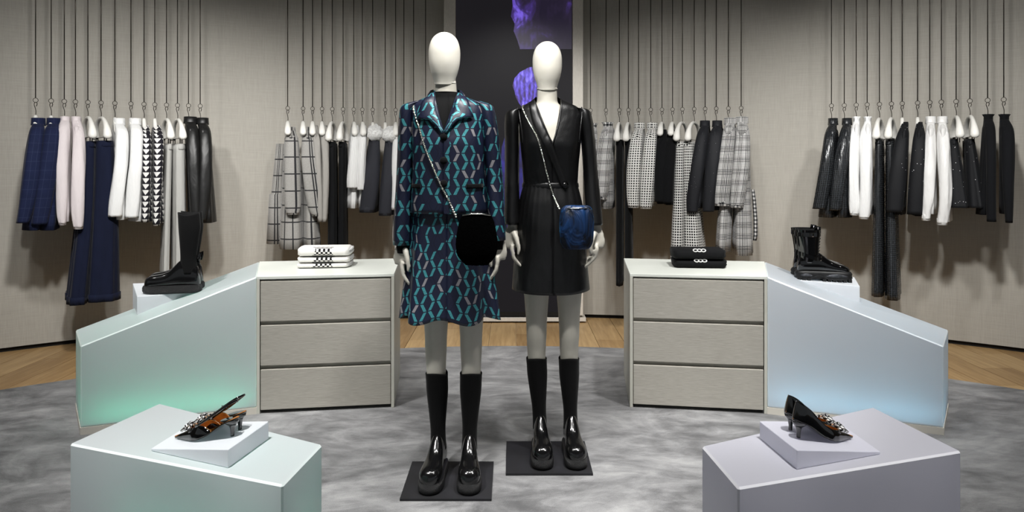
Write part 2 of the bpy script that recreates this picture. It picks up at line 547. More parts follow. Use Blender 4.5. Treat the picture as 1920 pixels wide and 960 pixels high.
def square(g, t, period, duty=0.5):
    return g.m('LESS_THAN', g.m('FRACT', g.m('DIVIDE', t, period)), duty)

def windowpane():
    g = G('windowpane_wool', lin('#bfbdb8'), 0.9, 0, 0.15, 0.2)
    u, v, _ = g.uv()
    a = square(g, u, 0.115, 0.085); b = square(g, v, 0.125, 0.075)
    l = g.m('MAXIMUM', a, b)
    n = g.noise(g.obj(), 120, 3)
    base = g.mix(n, lin('#82807c'), lin('#a3a19d'))
    g.color(g.mix(l, base, lin('#2b2b2d')))
    g.bump(g.noise(g.scale(g.obj(), (1, 1, 0.3)), 20, 3), 0.35, 0.006)
    return g.mat
M_PANE = windowpane()

def gingham(name, p, white='#cbc9c5', black='#131416', mid=0.5):
    g = G(name, (0.5,) * 3, 0.85, 0, 0.2, 0.15)
    u, v, _ = g.uv()
    a = square(g, u, p); b = square(g, v, p)
    s = g.m('ADD', g.m('MULTIPLY', a, 0.5), g.m('MULTIPLY', b, 0.5))
    g.color(g.ramp(s, [(0.0, lin(white)), (mid, lin('#6a6a6b')), (1.0, lin(black))]))
    g.bump(g.noise(g.scale(g.obj(), (1, 1, 0.3)), 20, 3), 0.3, 0.006)
    return g.mat
M_GING = gingham('black_white_gingham', 0.03)
def dots(name, p, duty=0.55):
    g = G(name, (0.5,) * 3, 0.85, 0, 0.2, 0.15)
    u, v, _ = g.uv()
    s = g.m('MULTIPLY', square(g, u, p, duty), square(g, v, p, duty))
    g.color(g.mix(s, lin('#d0cfcb'), lin('#131416')))
    g.bump(g.noise(g.scale(g.obj(), (1, 1, 0.3)), 20, 3), 0.3, 0.006)
    return g.mat
M_DOTS = dots('dotted_check_cloth', 0.019, 0.56)
M_DOTS2 = dots('dense_check_cloth', 0.020, 0.66)
def glen():
    g = G('glen_check_wool', (0.3,) * 3, 0.9, 0, 0.15, 0.15)
    u, v, _ = g.uv()
    fu, fv = square(g, u, 0.0105), square(g, v, 0.0115)
    bu, bv = square(g, u, 0.075, 0.5), square(g, v, 0.085, 0.5)
    s = g.m('ADD', g.m('MULTIPLY', fu, g.m('ADD', g.m('MULTIPLY', bu, 0.38), 0.12)), g.m('MULTIPLY', fv, g.m('ADD', g.m('MULTIPLY', bv, 0.38), 0.12)))
    g.color(g.ramp(s, [(0.0, lin('#d2d0cc')), (0.22, lin('#77777a')), (0.7, lin('#131416'))]))
    g.bump(g.noise(g.scale(g.obj(), (1, 1, 0.3)), 20, 3), 0.3, 0.006)
    return g.mat
M_GLEN = glen()
def triangles():
    g = G('triangle_print_cloth', (0.1,) * 3, 0.75, 0, 0.25, 0.1)
    u, v, _ = g.uv()
    x = g.m('SUBTRACT', g.m('FRACT', g.m('DIVIDE', u, 0.070)), 0.5)
    y = g.m('FRACT', g.m('DIVIDE', v, 0.040))
    s = g.m('LESS_THAN', g.m('ABSOLUTE', x), g.m('MULTIPLY', g.m('SUBTRACT', y, 0.16), 0.46))
    g.color(g.mix(s, lin('#14121a'), lin('#d2d0cd')))
    return g.mat
M_TRI = triangles()
def speckle(name, hexc, scale=95, thr=0.13, rough=0.7):
    c = lin(hexc)
    g = G(name, c, rough, 0, 0.25, 0.02)
    n = g.nt.nodes.new('ShaderNodeTexVoronoi')
    n.inputs['Scale'].default_value = scale
    g.nt.links.new(g.obj(), n.inputs['Vector'])
    d = g.m('LESS_THAN', n.outputs['Distance'], thr)
    s = g.sep(n.outputs['Color'])
    on = g.m('MULTIPLY', d, g.m('GREATER_THAN', s[0], 0.90))
    g.color(g.mix(on, c, lin('#e2e2e6')))
    g.bump(g.noise(g.scale(g.obj(), (1, 1, 0.3)), 20, 3), 0.3, 0.006)
    return g.mat
M_SPECK = speckle('speckled_black_cloth', '#101114', 85, 0.16)
M_SPECK2 = speckle('flecked_charcoal_wool', '#191a1e', 120, 0.1)
def glitter(name, p=0.012):
    g = G(name, lin('#0d0e10'), 0.3, 0.2, 0.6)
    u, v, _ = g.uv()
    a, b = square(g, u, p, 0.18), square(g, v, p, 0.18)
    l = g.m('MAXIMUM', a, b)
    n = g.noise(g.obj(), 90, 3)
    g.color(g.mix(g.m('MULTIPLY', l, g.m('MULTIPLY', n, 0.9)), lin('#040505'), lin('#5c6066')))
    g.nt.links.new(g.m('SUBTRACT', 0.36, g.m('MULTIPLY', l, 0.12)), g.b.inputs['Roughness'])
    g.bump(g.noise(g.scale(g.obj(), (1, 1, 0.12)), 26, 3), 0.7, 0.02)
    return g.mat
M_GLIT = glitter('glossy_black_sequin_cloth', 0.013)
def navycheck():
    g = G('navy_check_wool', lin('#1f2848'), 0.85, 0, 0.15, 0.05)
    u, v, _ = g.uv()
    l = g.m('MAXIMUM', square(g, u, 0.05, 0.03), square(g, v, 0.06, 0.03))
    n = g.noise(g.obj(), 20, 3)
    g.color(g.mix(g.m('MULTIPLY', l, 0.5), g.mix(n, lin('#121830'), lin('#1a213e')), lin('#39415e')))
    g.bump(g.noise(g.scale(g.obj(), (1, 1, 0.3)), 18, 3), 0.3, 0.006)
    return g.mat
M_NAVYC = navycheck()

# ------------------------------------------------------------------ the setting
WC, WR = 0.5, 5.9            # centre (on the y axis) and radius of the curved wall
CC, CR = 0.6, 4.77           # round carpet
CEIL = 3.0
floor = MB().box((0, 2.0, -0.04), (12, 12, 0.04)).build('floor', M_JOINT_GLINT, smooth=False)
tag(floor, 'light oak plank floor around the round grey carpet', None, kind='structure')
# each plank that shows between carpet and wall
PW = 0.2
for i in range(-20, 21):
    xc = -0.07 + i * PW
    xa, xb = xc - PW / 2 + 0.0018, xc + PW / 2 - 0.0018
    def edge(x, r, c, pad):
        return c + math.sqrt(max(0.0, r * r - x * x)) + pad if abs(x) < r else -1.0
    y0 = min(edge(xa, CR, CC, -0.3), edge(xb, CR, CC, -0.3))
    y1 = max(edge(xa, WR, WC, 0.12), edge(xb, WR, WC, 0.12))
    if y1 <= 0: continue
    y0 = max(y0, 0.5)
    off = (i * 0.37) % 1.3
    cuts = [y0] + [y for y in (4.1 + off, 5.4 + off) if y0 + 0.25 < y < y1 - 0.2] + [y1]
    if abs(xc) > CR - 0.3: cuts[0] = 1.5
    for a, b in zip(cuts[:-1], cuts[1:]):
        p = MB().prism([(xa, a + 0.0015), (xb, a + 0.0015), (xb, b - 0.0015), (xa, b - 0.0015)], -0.02, -0.010).build('plank', M_OAK, floor, smooth=False)
carpet = MB()
nseg = 128
carpet.loft([[(r * math.cos(2 * PI * i / nseg), r * math.sin(2 * PI * i / nseg), z) for i in range(nseg)]
             for r, z in ((CR, -0.010), (CR, -0.003), (CR - 0.006, 0.0))])
co_ = carpet.build('round_carpet', M_CARPET, auto=40)
co_.location = (0, CC, 0)
tag(co_, 'large round mottled grey carpet covering most of the floor', 'carpet')

def arc(r0, r1, z0, z1, a0=-82, a1=82, n=96):
    m = MB()
    rings = []
    for i in range(n + 1):
        a = math.radians(a0 + (a1 - a0) * i / n)
        s, c = math.sin(a), math.cos(a)
        rings.append([(r0 * s, WC + r0 * c, z0), (r1 * s, WC + r1 * c, z0), (r1 * s, WC + r1 * c, z1), (r0 * s, WC + r0 * c, z1)])
    return m.loft(rings)
wall = arc(WR, WR + 0.1, 0.022, CEIL).build('wall_back', M_WALL, auto=40)
tag(wall, 'curved beige linen-textured wall behind the hanging clothes', None, kind='structure')
bb = arc(WR + 0.025, WR + 0.1, -0.02, 0.022).build('baseboard_back', M_DARK, auto=40)
tag(bb, 'dark recessed shadow gap along the foot of the wall', None, kind='structure')
ceil = MB().prism([(6.1 * math.sin(2 * PI * i / 64), WC + 6.1 * math.cos(2 * PI * i / 64)) for i in range(64)][::-1], CEIL, CEIL + 0.05).build('ceiling', M_CEIL, smooth=False)
tag(ceil, 'dark grey ceiling above the clothes', None, kind='structure')

# screen niche: two pillars, sill, LED screen
YS = 6.20
def xs(u, Y=YS): return (u - 960.0) / F * Y
for k, (ua, ub) in enumerate(((832.5, 854.5), (1073.5, 1093))):
    p = MB().box(((xs(ua) + xs(ub)) / 2, YS + 0.08, (CEIL + 0.05) / 2), (xs(ub) - xs(ua), 0.2, CEIL - 0.05)).build('trim_%d' % (k + 1), M_FRAME, smooth=False)
    bevel(p, 0.004)
    tag(p, ('beige upright pillar on the left edge of the dark screen', 'beige upright pillar on the right edge of the dark screen')[k], None, kind='structure')
p = MB().box(((xs(854.5) + xs(1073.5)) / 2, YS + 0.05, 0.018), (xs(1100) - xs(832), 0.16, 0.028)).build('trim_3', M_FRAME, smooth=False)
tag(p, 'pale sill under the dark screen', None, kind='structure')
scr = empty('video_screen', (0, YS, 0.03))
def screen_mat():
    g = G('screen_panel', lin('#050506'), 0.45, 0, 0.15)
    n = g.noise(g.scale(g.obj(), (1, 1, 1)), 0.8, 2)
    em = g.mix(n, lin('#242227'), lin('#302e32'))
    g.nt.links.new(em, g.b.inputs['Emission Color'])
    g.b.inputs['Emission Strength'].default_value = 0.45
    return g.mat
def image_mat(name, cols, sc=6.0, st=1.0, wv=0.15, rim=False):
    g = G(name, (0.01, 0.005, 0.02), 0.4)
    co = g.obj()
    n = g.noise(g.scale(co, (1.2, 1, 0.7)), sc, 4, 0.55, 1.2)
    w = g.nt.nodes.new('ShaderNodeTexWave'); w.inputs['Scale'].default_value = 9.0; w.inputs['Distortion'].default_value = 5.0
    g.nt.links.new(co, w.inputs['Vector'])
    v = g.m('ADD', g.m('MULTIPLY', n, 1.0 - wv), g.m('MULTIPLY', w.outputs[1], wv))
    if rim:
        xx = g.sep(co)[0]
        t = g.m('DIVIDE', g.m('SUBTRACT', xx, xs(958)), xs(1072) - xs(958))
        v = g.m('ADD', v, g.m('SUBTRACT', 0.16, g.m('MULTIPLY', g.m('POWER', g.m('MAXIMUM', t, 0.0), 0.5), 0.30)))
    e = g.ramp(v, [(0.36 + 0.36 * i / (len(cols) - 1), lin(c)) for i, c in enumerate(cols)])
    g.nt.links.new(e, g.b.inputs['Emission Color'])
    g.b.inputs['Emission Strength'].default_value = st
    return g.mat
M_IMG1 = image_mat('screen_image_violet', ['#211c2c', '#2a2238', '#403070', '#7a60e0'], 5, 0.9, 0.03, True)
M_IMG2 = image_mat('screen_image_head', ['#3a2560', '#5040a8', '#6a58e0', '#9a8cff'], 13, 1.0)
M_IMG3 = image_mat('screen_image_body', ['#26264c', '#302f7c', '#3f3fb4'], 5, 0.7, 0.05)
MB().box(((xs(855) + xs(1073)) / 2, 0.02, 1.45), (xs(1073) - xs(855), 0.03, 2.86)).build('screen_panel', screen_mat(), scr, smooth=False)
MB().box(((xs(855) + xs(1073)) / 2, 0.012, 0.03), (xs(1073) - xs(855), 0.04, 0.035)).build('lower_bezel', M_DARK, scr, smooth=False)
def shot(name, pts, m, dy):
    P = [px(u, v, YS) - Vector((0, YS, 0.03)) for u, v in pts]
    mb = MB()
    n = len(P)
    mb.v = [(p.x, 0.005 - dy, p.z) for p in P] + [(p.x, 0.006, p.z) for p in P]
    mb.face(list(range(n))); mb.face(list(range(n, 2 * n))[::-1])
    for i in range(n): mb.face((i, (i + 1) % n, n + (i + 1) % n, n + i))
    return mb.build(name, m, scr, smooth=False)
shot('screen_image', [(962, -60), (959, -20), (961, 10), (958, 30), (965, 44), (963, 58), (970, 75), (975, 92), (1072, 92), (1072, -60)], M_IMG1, 0.002)
shot('screen_image', [(992, 126), (975, 135), (965, 146), (961, 160), (965, 172), (967, 182), (972, 192), (978, 200), (985, 197), (1005, 188), (1030, 185), (1042, 160), (1035, 135), (1015, 124)], M_IMG2, 0.002)
shot('screen_image', [(985, 204), (966, 222), (950, 245), (941, 275), (938, 310), (941, 360), (948, 410), (953, 450), (958, 478), (970, 492), (990, 498), (1012, 494), (1026, 470), (1036, 420), (1044, 350), (1046, 290), (1042, 245), (1030, 215), (1010, 202)], M_IMG3, 0.002)
tag(scr, 'tall dark video screen showing violet head images behind the mannequins', 'screen')

# ------------------------------------------------------------------ counters with drawers and frosted ramps
CT = 0.72
def lerp(a, b, t): return (a[0] + (b[0] - a[0]) * t, a[1] + (b[1] - a[1]) * t)
def inset_dir(a, b, inside):
    d = Vector((b[0] - a[0], b[1] - a[1])).normalized()
    n = Vector((-d.y, d.x))
    if n.dot(Vector(inside) - Vector(a)) < 0: n = -n
    return d, n
def cabinet(sx, label):
    fl, fr = (sx * 1.338, 3.912), (sx * 0.634, 4.018)      # outer front, inner front
    bl, br = (sx * 1.525, 4.51), (sx * 0.698, 4.66)
    root = empty('drawer_cabinet', ((fl[0] + br[0]) / 2, (fl[1] + br[1]) / 2, 0))
    o = Vector((root.location.x, root.location.y))
    L = lambda p: (p[0] - o.x, p[1] - o.y)
    fl, fr, bl, br = map(L, (fl, fr, bl, br))
    d, n = inset_dir(fl, fr, bl)
    W = math.dist(fl, fr)
    T = 0.016
    pt = lambda t, s: (fl[0] + d.x * t + n.x * s, fl[1] + d.y * t + n.y * s)
    def side(a, b, off):   # side slab
        e = Vector((b[0] - a[0], b[1] - a[1])).normalized()
        return [a, (a[0] + d.x * off, a[1] + d.y * off), (b[0] + d.x * off, b[1] + d.y * off), b]
    top = MB().prism([fl, fr, br, bl] if sx < 0 else [fr, fl, bl, br], CT - T, CT).build('top', M_TOPLAC, root, smooth=False)
    bevel(top, 0.002)
    for a, b, off in ((fl, bl, T), (fr, br, -T)):
        q = MB().prism(side(a, b, off), 0.0, CT - T).build('side_panel', M_CARCASS, root, smooth=False); bevel(q, 0.0015)
    back = [pt(T, 0.03), pt(W - T, 0.03), lerp(br, bl, 0.03), lerp(bl, br, 0.03)]
    MB().prism(back, 0.012, CT - T - 0.002).build('carcass', M_PLINTH, root, smooth=False)
    g0, hgt, gap = 0.018, 0.2125, 0.0195
    for k in range(3):
        z0 = g0 + k * (hgt + gap)
        dr = MB().prism([pt(T + 0.003, 0.002), pt(W - T - 0.003, 0.002), pt(W - T - 0.003, 0.028), pt(T + 0.003, 0.028)], z0, z0 + hgt).build('drawer', M_VENEER, root, smooth=False)
        bevel(dr, 0.003)
    tag(root, label, 'cabinet', 'drawer cabinets')
    return root
cabinet(-1, 'pale grey-wood three-drawer cabinet with folded white sweaters on it')
cabinet(1, 'pale grey-wood three-drawer cabinet with folded black sweaters on it')

def frosted_block(name, poly, ztop, zbot, mf, me, label, plinth=0.0, led=None, led_edges=(), group=None, w=0.0055, led_h=0.02):
    n = len(poly)
    cx = sum(p[0] for p in poly) / n; cy = sum(p[1] for p in poly) / n
    root = empty(name, (cx, cy, 0))
    P = [(p[0] - cx, p[1] - cy) for p in poly]
    mb = MB().prism(P, zbot, ztop)
    ob = mb.build('acrylic_shell', [mf, me], root, smooth=False)
    mod(ob, 'BEVEL', width=w, segments=1, limit_method='ANGLE', angle_limit=math.radians(20), material=1)
    if plinth:
        q = [(x * 1.004, y * 1.004) for x, y in P]
        MB().prism(q, 0.0, plinth).build('plinth', M_PLINTH, root, smooth=False)
        MB().prism([(x * 0.93, y * 0.93) for x, y in P], plinth, plinth + 0.012).build('inner_floor', M_CARCASS, root, smooth=False)
    if led:
        for i, j, a, b in led_edges:
            p, q = Vector(P[i]), Vector(P[j])
            d = (q - p).normalized(); nn = Vector((-d.y, d.x))
            if nn.dot(-p) < 0: nn = -nn
            s, e = p.lerp(q, a) + nn * 0.10, p.lerp(q, b) + nn * 0.10
            m = nn * 0.008
            MB().prism([s - m, e - m, e + m, s + m], (plinth or 0.0) + led_h, (plinth or 0.0) + led_h + 0.012).build('led_strip', led, root, smooth=False)
    tag(root, label, 'display plinth', group)
    return root, P
RL = [(-1.340, 3.914), (-2.086, 3.61), (-2.325, 3.98), (-1.527, 4.512)]
frosted_block('ramp_plinth', RL, [0.718, 0.43, 0.425, 0.718], 0.035, M_FROST_G, M_EDGE_G,
              'sloping frosted acrylic plinth glowing green at its foot, carrying the tall boots', 0.035, M_LEDG, ((0, 1, 0.05, 0.95),), 'sloping frosted plinths')
RR = [(-x, y) for x, y in RL]
frosted_block('ramp_plinth', RR, [0.718, 0.43, 0.425, 0.718], 0.035, M_FROST_B, M_EDGE_B,
              'sloping frosted acrylic plinth glowing blue at its foot, carrying the combat boots', 0.035, M_LEDB, ((0, 1, 0.03, 0.97),), 'sloping frosted plinths')
BH = 0.45
zp = Vector((0, 0, BH))
up = Vector((0, 0, 1))
BLK_L = [tuple(hit(u, v, zp, up)[:2]) for u, v in ((130, 832), (530, 910), (604, 833), (299, 756))]
BLK_R = [tuple(hit(u, v, zp, up)[:2]) for u, v in ((1384, 915), (1803, 846), (1637, 763), (1316, 836))]
frosted_block('box_plinth', BLK_L, BH, 0.0, M_FROST_G, M_EDGE_G, 'low frosted acrylic box plinth tinted green, under the slingback shoes', 0.0, M_LEDG2, ((0, 1, 0.25, 0.95),), 'low frosted box plinths', led_h=0.22)
frosted_block('box_plinth', BLK_R, BH, 0.0, M_FROST_L, M_EDGE_L, 'low frosted acrylic box plinth in lilac grey, under the closed-heel pumps', 0.0, None, (), 'low frosted box plinths')

# wedge risers on the low plinths
def wedge(base, zb, zt, m, label, name='wedge_riser'):
    cx = sum(p[0] for p in base) / 4; cy = sum(p[1] for p in base) / 4
    z0 = min(zb)
    root = MB().prism([(p[0] - cx, p[1] - cy) for p in base], [z - z0 for z in zb], [z - z0 for z in zt]).build(name, m, smooth=False)
    root.location = (cx, cy, z0)
    bevel(root, 0.002, 1)
    tag(root, label, 'riser', 'acrylic shoe risers')
    return root
WLp = [tuple(hit(u, v, zp, up)[:2]) for u, v in ((283, 846), (428, 878), (504, 823), (362, 797))]
wl_t = [BH + 0.008, BH + 0.054, BH + 0.056, BH + 0.010]
wedge(WLp, [BH + 0.0005] * 4, wl_t, M_RISER, 'white frosted wedge riser under the slingback shoes')
WRp = [tuple(hit(u, v, zp, up)[:2]) for u, v in ((1494, 881), (1651, 852), (1572, 797), (1424, 822))]
wr_t = [BH + 0.056, BH + 0.008, BH + 0.010, BH + 0.055]
wedge(WRp, [BH + 0.0005] * 4, wr_t, M_RISER_L, 'lilac frosted wedge riser under the closed-heel pumps')
def plane_of(poly, zt):
    a, b, c = [Vector((*poly[i], zt[i])) for i in range(3)]
    n = (b - a).cross(c - a).normalized()
    return a, (n if n.z > 0 else -n)
# level-topped risers on the ramps
def ramp_plane(R):
    a, b, c = Vector((*R[0], 0.718)), Vector((*R[1], 0.43)), Vector((*R[3], 0.718))
    n = (b - a).cross(c - a).normalized()
    return a, (n if n.z > 0 else -n)
def ramp_riser(R, q, vt, label):
    p0, n = ramp_plane(R)
    B = [hit(u, v, p0, n) for u, v in q]            # tall front, tip front, tip back, tall back on the slope
    tall = B[0]
    zt = CH - (vt - VH) / F * tall.y
    zb = [p.z + 0.0012 for p in B]
    zt_ = [zt, max(zt - 0.004, zb[1] + 0.003), max(zt - 0.004, zb[2] + 0.003), zt]
    wedge([(p.x, p.y) for p in B], zb, zt_, M_RISER, label, 'boot_riser')
    return zt
ZL = ramp_riser(RL, ((257, 597), (364, 553), (352, 541), (249, 580)), 556, 'white acrylic riser under the tall boots on the green plinth')
ZR = ramp_riser(RR, ((1612, 573), (1497, 527), (1509, 517), (1602, 555)), 537, 'white acrylic riser under the combat boots on the blue plinth')

# ------------------------------------------------------------------ mannequins
def remeshed(mb, name, mat_, parent, vox=0.006, it=4):
    ob = mb.build(name, mat_, None)
    mod(ob, 'REMESH', mode='VOXEL', voxel_size=vox, use_smooth_shade=True)
    mod(ob, 'SMOOTH', factor=0.5, iterations=it)
    dg = bpy.context.evaluated_depsgraph_get()
    me = bpy.data.meshes.new_from_object(ob.evaluated_get(dg))
    me.name = name
    bpy.data.objects.remove(ob, do_unlink=True)
    me.polygons.foreach_set('use_smooth', [True] * len(me.polygons))
    o = bpy.data.objects.new(name, me)
    if not me.materials: me.materials.append(mat_)
    COL.objects.link(o)
    o.parent = parent
    return o

def zloft(mb, rows, n=24, k=26, e=2.0):
    R = catmull([(r[0], r[1], r[2], r[3], r[4]) for r in rows], k)      # z,cx,cy,rx,ry
    mb.loft([sring(r[1], r[2], r[0], max(0.001, r[3]), max(0.001, r[4]), n, e) for r in R])
    return mb

def hand(mb, W, s, curl=1.0):
    """relaxed hand hanging from wrist W; s=+1 has its thumb side turned to +x"""
    W = Vector(W)
    q = lambda x, y, z: W + Vector((x * s, y, z))
    mb.tube([q(0, 0, 0.05), q(0, 0, 0.0), q(-0.003, -0.004, -0.03), q(-0.004, -0.006, -0.065), q(0.0, -0.008, -0.092)],
            [(0.022, 0.026), (0.019, 0.024), (0.018, 0.034), (0.016, 0.041), (0.013, 0.037)], 12)
    for i, (dy, ln, r) in enumerate(((-0.038, 0.88, 0.0092), (-0.016, 1.0, 0.0095), (0.006, 0.94, 0.009), (0.025, 0.76, 0.008))):
        a = 0.006 + 0.003 * i
        mb.tube([q(0, dy * 0.85, -0.075), q(-0.002, dy, -0.098), q(0.004 * curl, dy * 1.02 - 0.002, -0.098 - 0.038 * ln), q((0.017 + a) * curl, dy - 0.003, -0.098 - 0.066 * ln), q((0.033 + a) * curl, dy - 0.003, -0.098 - 0.087 * ln)],
                [r * 1.1, r * 1.12, r, r * 0.92, r * 0.7], 8)
    mb.tube([q(0.004, -0.018, -0.020), q(0.016, -0.036, -0.045), q(0.024, -0.048, -0.072), q(0.028, -0.050, -0.098), q(0.024, -0.050, -0.120)],
            [0.014, 0.013, 0.0105, 0.0098, 0.007], 8)

def mannequin(name, loc, plate, headx, neckx, hipx, legs, arms, label, chest=1.0, headpx=1.0):
    root = empty(name, loc)
    mb = MB()
    zloft(mb, [(1.665, neckx + headx * 0.4, 0.012, 0.045, 0.047), (1.615, neckx, 0.012, 0.046, 0.048), (1.585, neckx, 0.012, 0.052, 0.052), (1.565, neckx * 0.8, 0.01, 0.085, 0.058),
               (1.545, neckx * 0.6, 0.005, 0.112, 0.062), (1.51, 0, 0.0, 0.128, 0.074), (1.46, 0, -0.005, 0.126, 0.086), (1.38, 0, -0.010, 0.120, 0.096),
               (1.30, 0, -0.003, 0.112, 0.088), (1.22, 0, 0.0, 0.104, 0.080), (1.12, hipx, 0.002, 0.128, 0.096), (1.0, hipx, 0.005, 0.152, 0.108), (0.91, hipx, 0.005, 0.145, 0.10), (0.86, hipx, 0.005, 0.10, 0.08)], 28, 50)
    for lx0, lx1 in legs:
        zloft(mb, [(0.98, lx0 * 0.9 + hipx * 0.1, 0.005, 0.070, 0.085), (0.85, lx0, 0.0, 0.069, 0.080), (0.72, lx0, 0.0, 0.057, 0.066), (0.60, lx0, -0.004, 0.048, 0.053),
                   (0.53, lx0, -0.006, 0.0455, 0.05), (0.45, lx0, 0.004, 0.0415, 0.047), (0.36, lx1 * 0.25 + lx0 * 0.75, 0.008, 0.039, 0.046),
                   (0.24, lx1 * 0.6 + lx0 * 0.4, 0.010, 0.028, 0.034), (0.14, lx1, 0.006, 0.026, 0.031), (0.08, lx1, 0.004, 0.026, 0.032)], 18, 30)
    for pts, s, curl in arms:
        mb.tube([Vector(p[:3]) for p in pts], [p[3] for p in pts], 14)
        hand(mb, pts[-1][:3], s, curl)
    remeshed(mb, 'body', M_MANN, root)
    # egg head resting on the neck
    hb = MB()
    hx = neckx + headx
    rows = [(1.868, 0.002), (1.866, 0.018), (1.858, 0.034), (1.843, 0.050), (1.822, 0.0605), (1.795, 0.0665), (1.765, 0.0670), (1.735, 0.0645), (1.705, 0.0575), (1.682, 0.0495), (1.664, 0.0440), (1.652, 0.042)]
    R = catmull([(z, r) for z, r in rows], 34)
    rings = []
    for z, r in R:
        r = max(r, 0.001)
        t = (1.868 - z) / 0.216
        rings.append([(hx + r * math.cos(a), 0.004 + r * (1.18 - 0.10 * t) * math.sin(a), z - 0.012 * t * t * (math.sin(-a) * 0.5 + 0.5)) for a in [2 * PI * i / 32 for i in range(32)]])
    hd = hb.loft(rings).build('head', M_HEAD, root)
    mod(hd, 'SUBSURF', levels=1, render_levels=1)
    nb = MB()
    nb.torus((neckx + headx * 0.7, 0.008, 1.653), 0.0455, 0.0022, 'z', 32, 6)
    nb.build('neck_seam', M_HEAD, root)
    px0, px1, py0, py1 = plate
    pl = MB().box(((px0 + px1) / 2 - loc[0], (py0 + py1) / 2 - loc[1], 0.005), (px1 - px0, py1 - py0, 0.009)).build('base_plate', M_PLATE, root, smooth=False)
    pl['label'] = 'square matt black steel base plate'
    tag(root, label, 'mannequin', 'abstract white mannequins')
    return root

YM1, YM2 = 3.15, 3.39
S1, S2 = F / YM1, F / YM2
U1, U2 = 843.0, 1032.0
M1X, M2X = (U1 - 960) / S1, (U2 - 960) / S2
z1 = lambda v: CH - (v - VH) / S1
z2 = lambda v: CH - (v - VH) / S2
x1 = lambda u: (u - U1) / S1
x2 = lambda u: (u - U2) / S2
arm = lambda sx, pts: [(sx * p[0], p[1], p[2], p[3]) for p in pts]
m1 = mannequin('mannequin', (M1X, YM1, 0), (-0.437, -0.080, 2.906, 3.270), -0.006, -0.016, 0.012,
               ((-0.057, -0.049), (0.091, 0.084)),
               [(arm(-1, [(0.130, 0, 1.50, 0.030), (0.165, 0.0, 1.46, 0.027), (0.185, 0.005, 1.24, 0.025), (0.190, -0.005, 1.10, 0.027), (0.192, -0.012, 0.985, 0.021)]), 1, 0.8),
                (arm(1, [(0.130, 0, 1.50, 0.030), (0.165, 0.0, 1.46, 0.027), (0.188, 0.005, 1.24, 0.025), (0.196, -0.005, 1.10, 0.027), (0.201, -0.012, 1.005, 0.021)]), -1, 0.8)],
               'white egg-headed mannequin wearing the teal hexagon jacket and skirt')
m2 = mannequin('mannequin', (M2X, YM2, 0), (-0.026, 0.341, 3.143, 3.507), 0.0, -0.014, 0.008,
               ((-0.063, -0.046), (0.085, 0.094)),
               [(arm(-1, [(0.130, 0, 1.50, 0.030), (0.160, 0.0, 1.46, 0.026), (0.172, 0.005, 1.26, 0.024), (0.174, -0.02, 1.13, 0.022), (0.172, -0.04, 1.03, 0.020)]), 1, 1.05),
                (arm(1, [(0.130, 0, 1.50, 0.030), (0.160, 0.0, 1.46, 0.026), (0.182, 0.005, 1.26, 0.024), (0.192, -0.02, 1.13, 0.022), (0.200, -0.04, 1.03, 0.020)]), -1, 1.3)],
               'white egg-headed mannequin wearing the black leather wrap dress')

# ---- garments worn by the mannequins
class Prof:
    def __init__(self, rows, e=2.4):
        r = sorted(rows)
        a = np.array(r, float)
        self.a, self.e = a, e
    def at(self, z):
        return [float(np.interp(z, self.a[:, 0], self.a[:, k])) for k in (1, 2, 3, 4)]
    def front(self, x, z, back=False):
        cx, cy, rx, ry = self.at(z)
        t = min(1.0, abs((x - cx) / rx))
        y = ry * max(0.0, 1 - t ** self.e) ** (1 / self.e)
        return cy + y if back else cy - y
    def ring(self, z, xl, xr, n, fold=None, t=0.0, dz=None):
        cx, cy, rx, ry = self.at(z)
        def ang(x):
            c = max(-1.0, min(1.0, (x - cx) / rx))
            return -math.acos(math.copysign(abs(c) ** (self.e / 2), c))
        a0, a1 = ang(xr), 2 * PI + ang(xl)
        pts = []
        for i in range(n):
            a = a0 + (a1 - a0) * i / (n - 1)
            c, s = math.cos(a), math.sin(a)
            k = 1.0 if fold is None else fold(a, t)
            pts.append((cx + rx * k * math.copysign(abs(c) ** (2 / self.e), c), cy + ry * k * math.copysign(abs(s) ** (2 / self.e), s), z + (dz(a, t) if dz else 0)))
        return pts
    def shell(self, zs, opening, n=49, fold=None, dz=None, sub=1):
        mb = MB()
        rows = []
        for i, z in enumerate(zs):
            xl, xr = opening(z)
            rows.append(self.ring(z, xl, xr, n, fold, i / (len(zs) - 1), dz))
        return mb.grid(rows)

def dense(a, b, n): return list(np.linspace(a, b, n))

def patch(P, inner, outer, off=0.008, n=14, m=5):
    """a flap lying on profile P between two (x,z) polylines"""
    A, B = catmull(inner, n), catmull(outer, n)
    rows = []
    for i in range(n):
        row = []
        for j in range(m):
            t = j / (m - 1)
            x, z = A[i] * (1 - t) + B[i] * t
            bul = off * (1.0 + 0.5 * math.sin(PI * t))
            row.append((x, P.front(x, z) - bul, z))
        rows.append(row)
    return MB().grid(rows)

def sleeve(mb, rows, n=24, k=30, fold=None, e=2.0):
    R = catmull(rows, k)                # x,y,z,rx,ry
    rings = [sring(r[0], r[1], r[2], r[3], r[4], n, e, fold, i / (k - 1)) for i, r in enumerate(R)]
    return mb.loft(rings, True, True, True)

def sfold(seed, amp=0.06):
    def f(a, t):
        cr = (a - 1.2 - seed) % (2 * PI) - PI
        cr2 = (a + 0.9 - seed * 2 + 0.8 * t) % (2 * PI) - PI
        return 1 - amp * 1.6 * (math.exp(-(cr / 0.22) ** 2) + 0.8 * math.exp(-(cr2 / 0.18) ** 2)) * min(1, t * 3) + amp * (0.6 * math.sin(3 * a + 5 * t + seed) + 0.4 * math.sin(5 * a - 9 * t + 2 * seed)) * (0.3 + 0.7 * math.sin(PI * min(1, t * 1.1)))
    return f

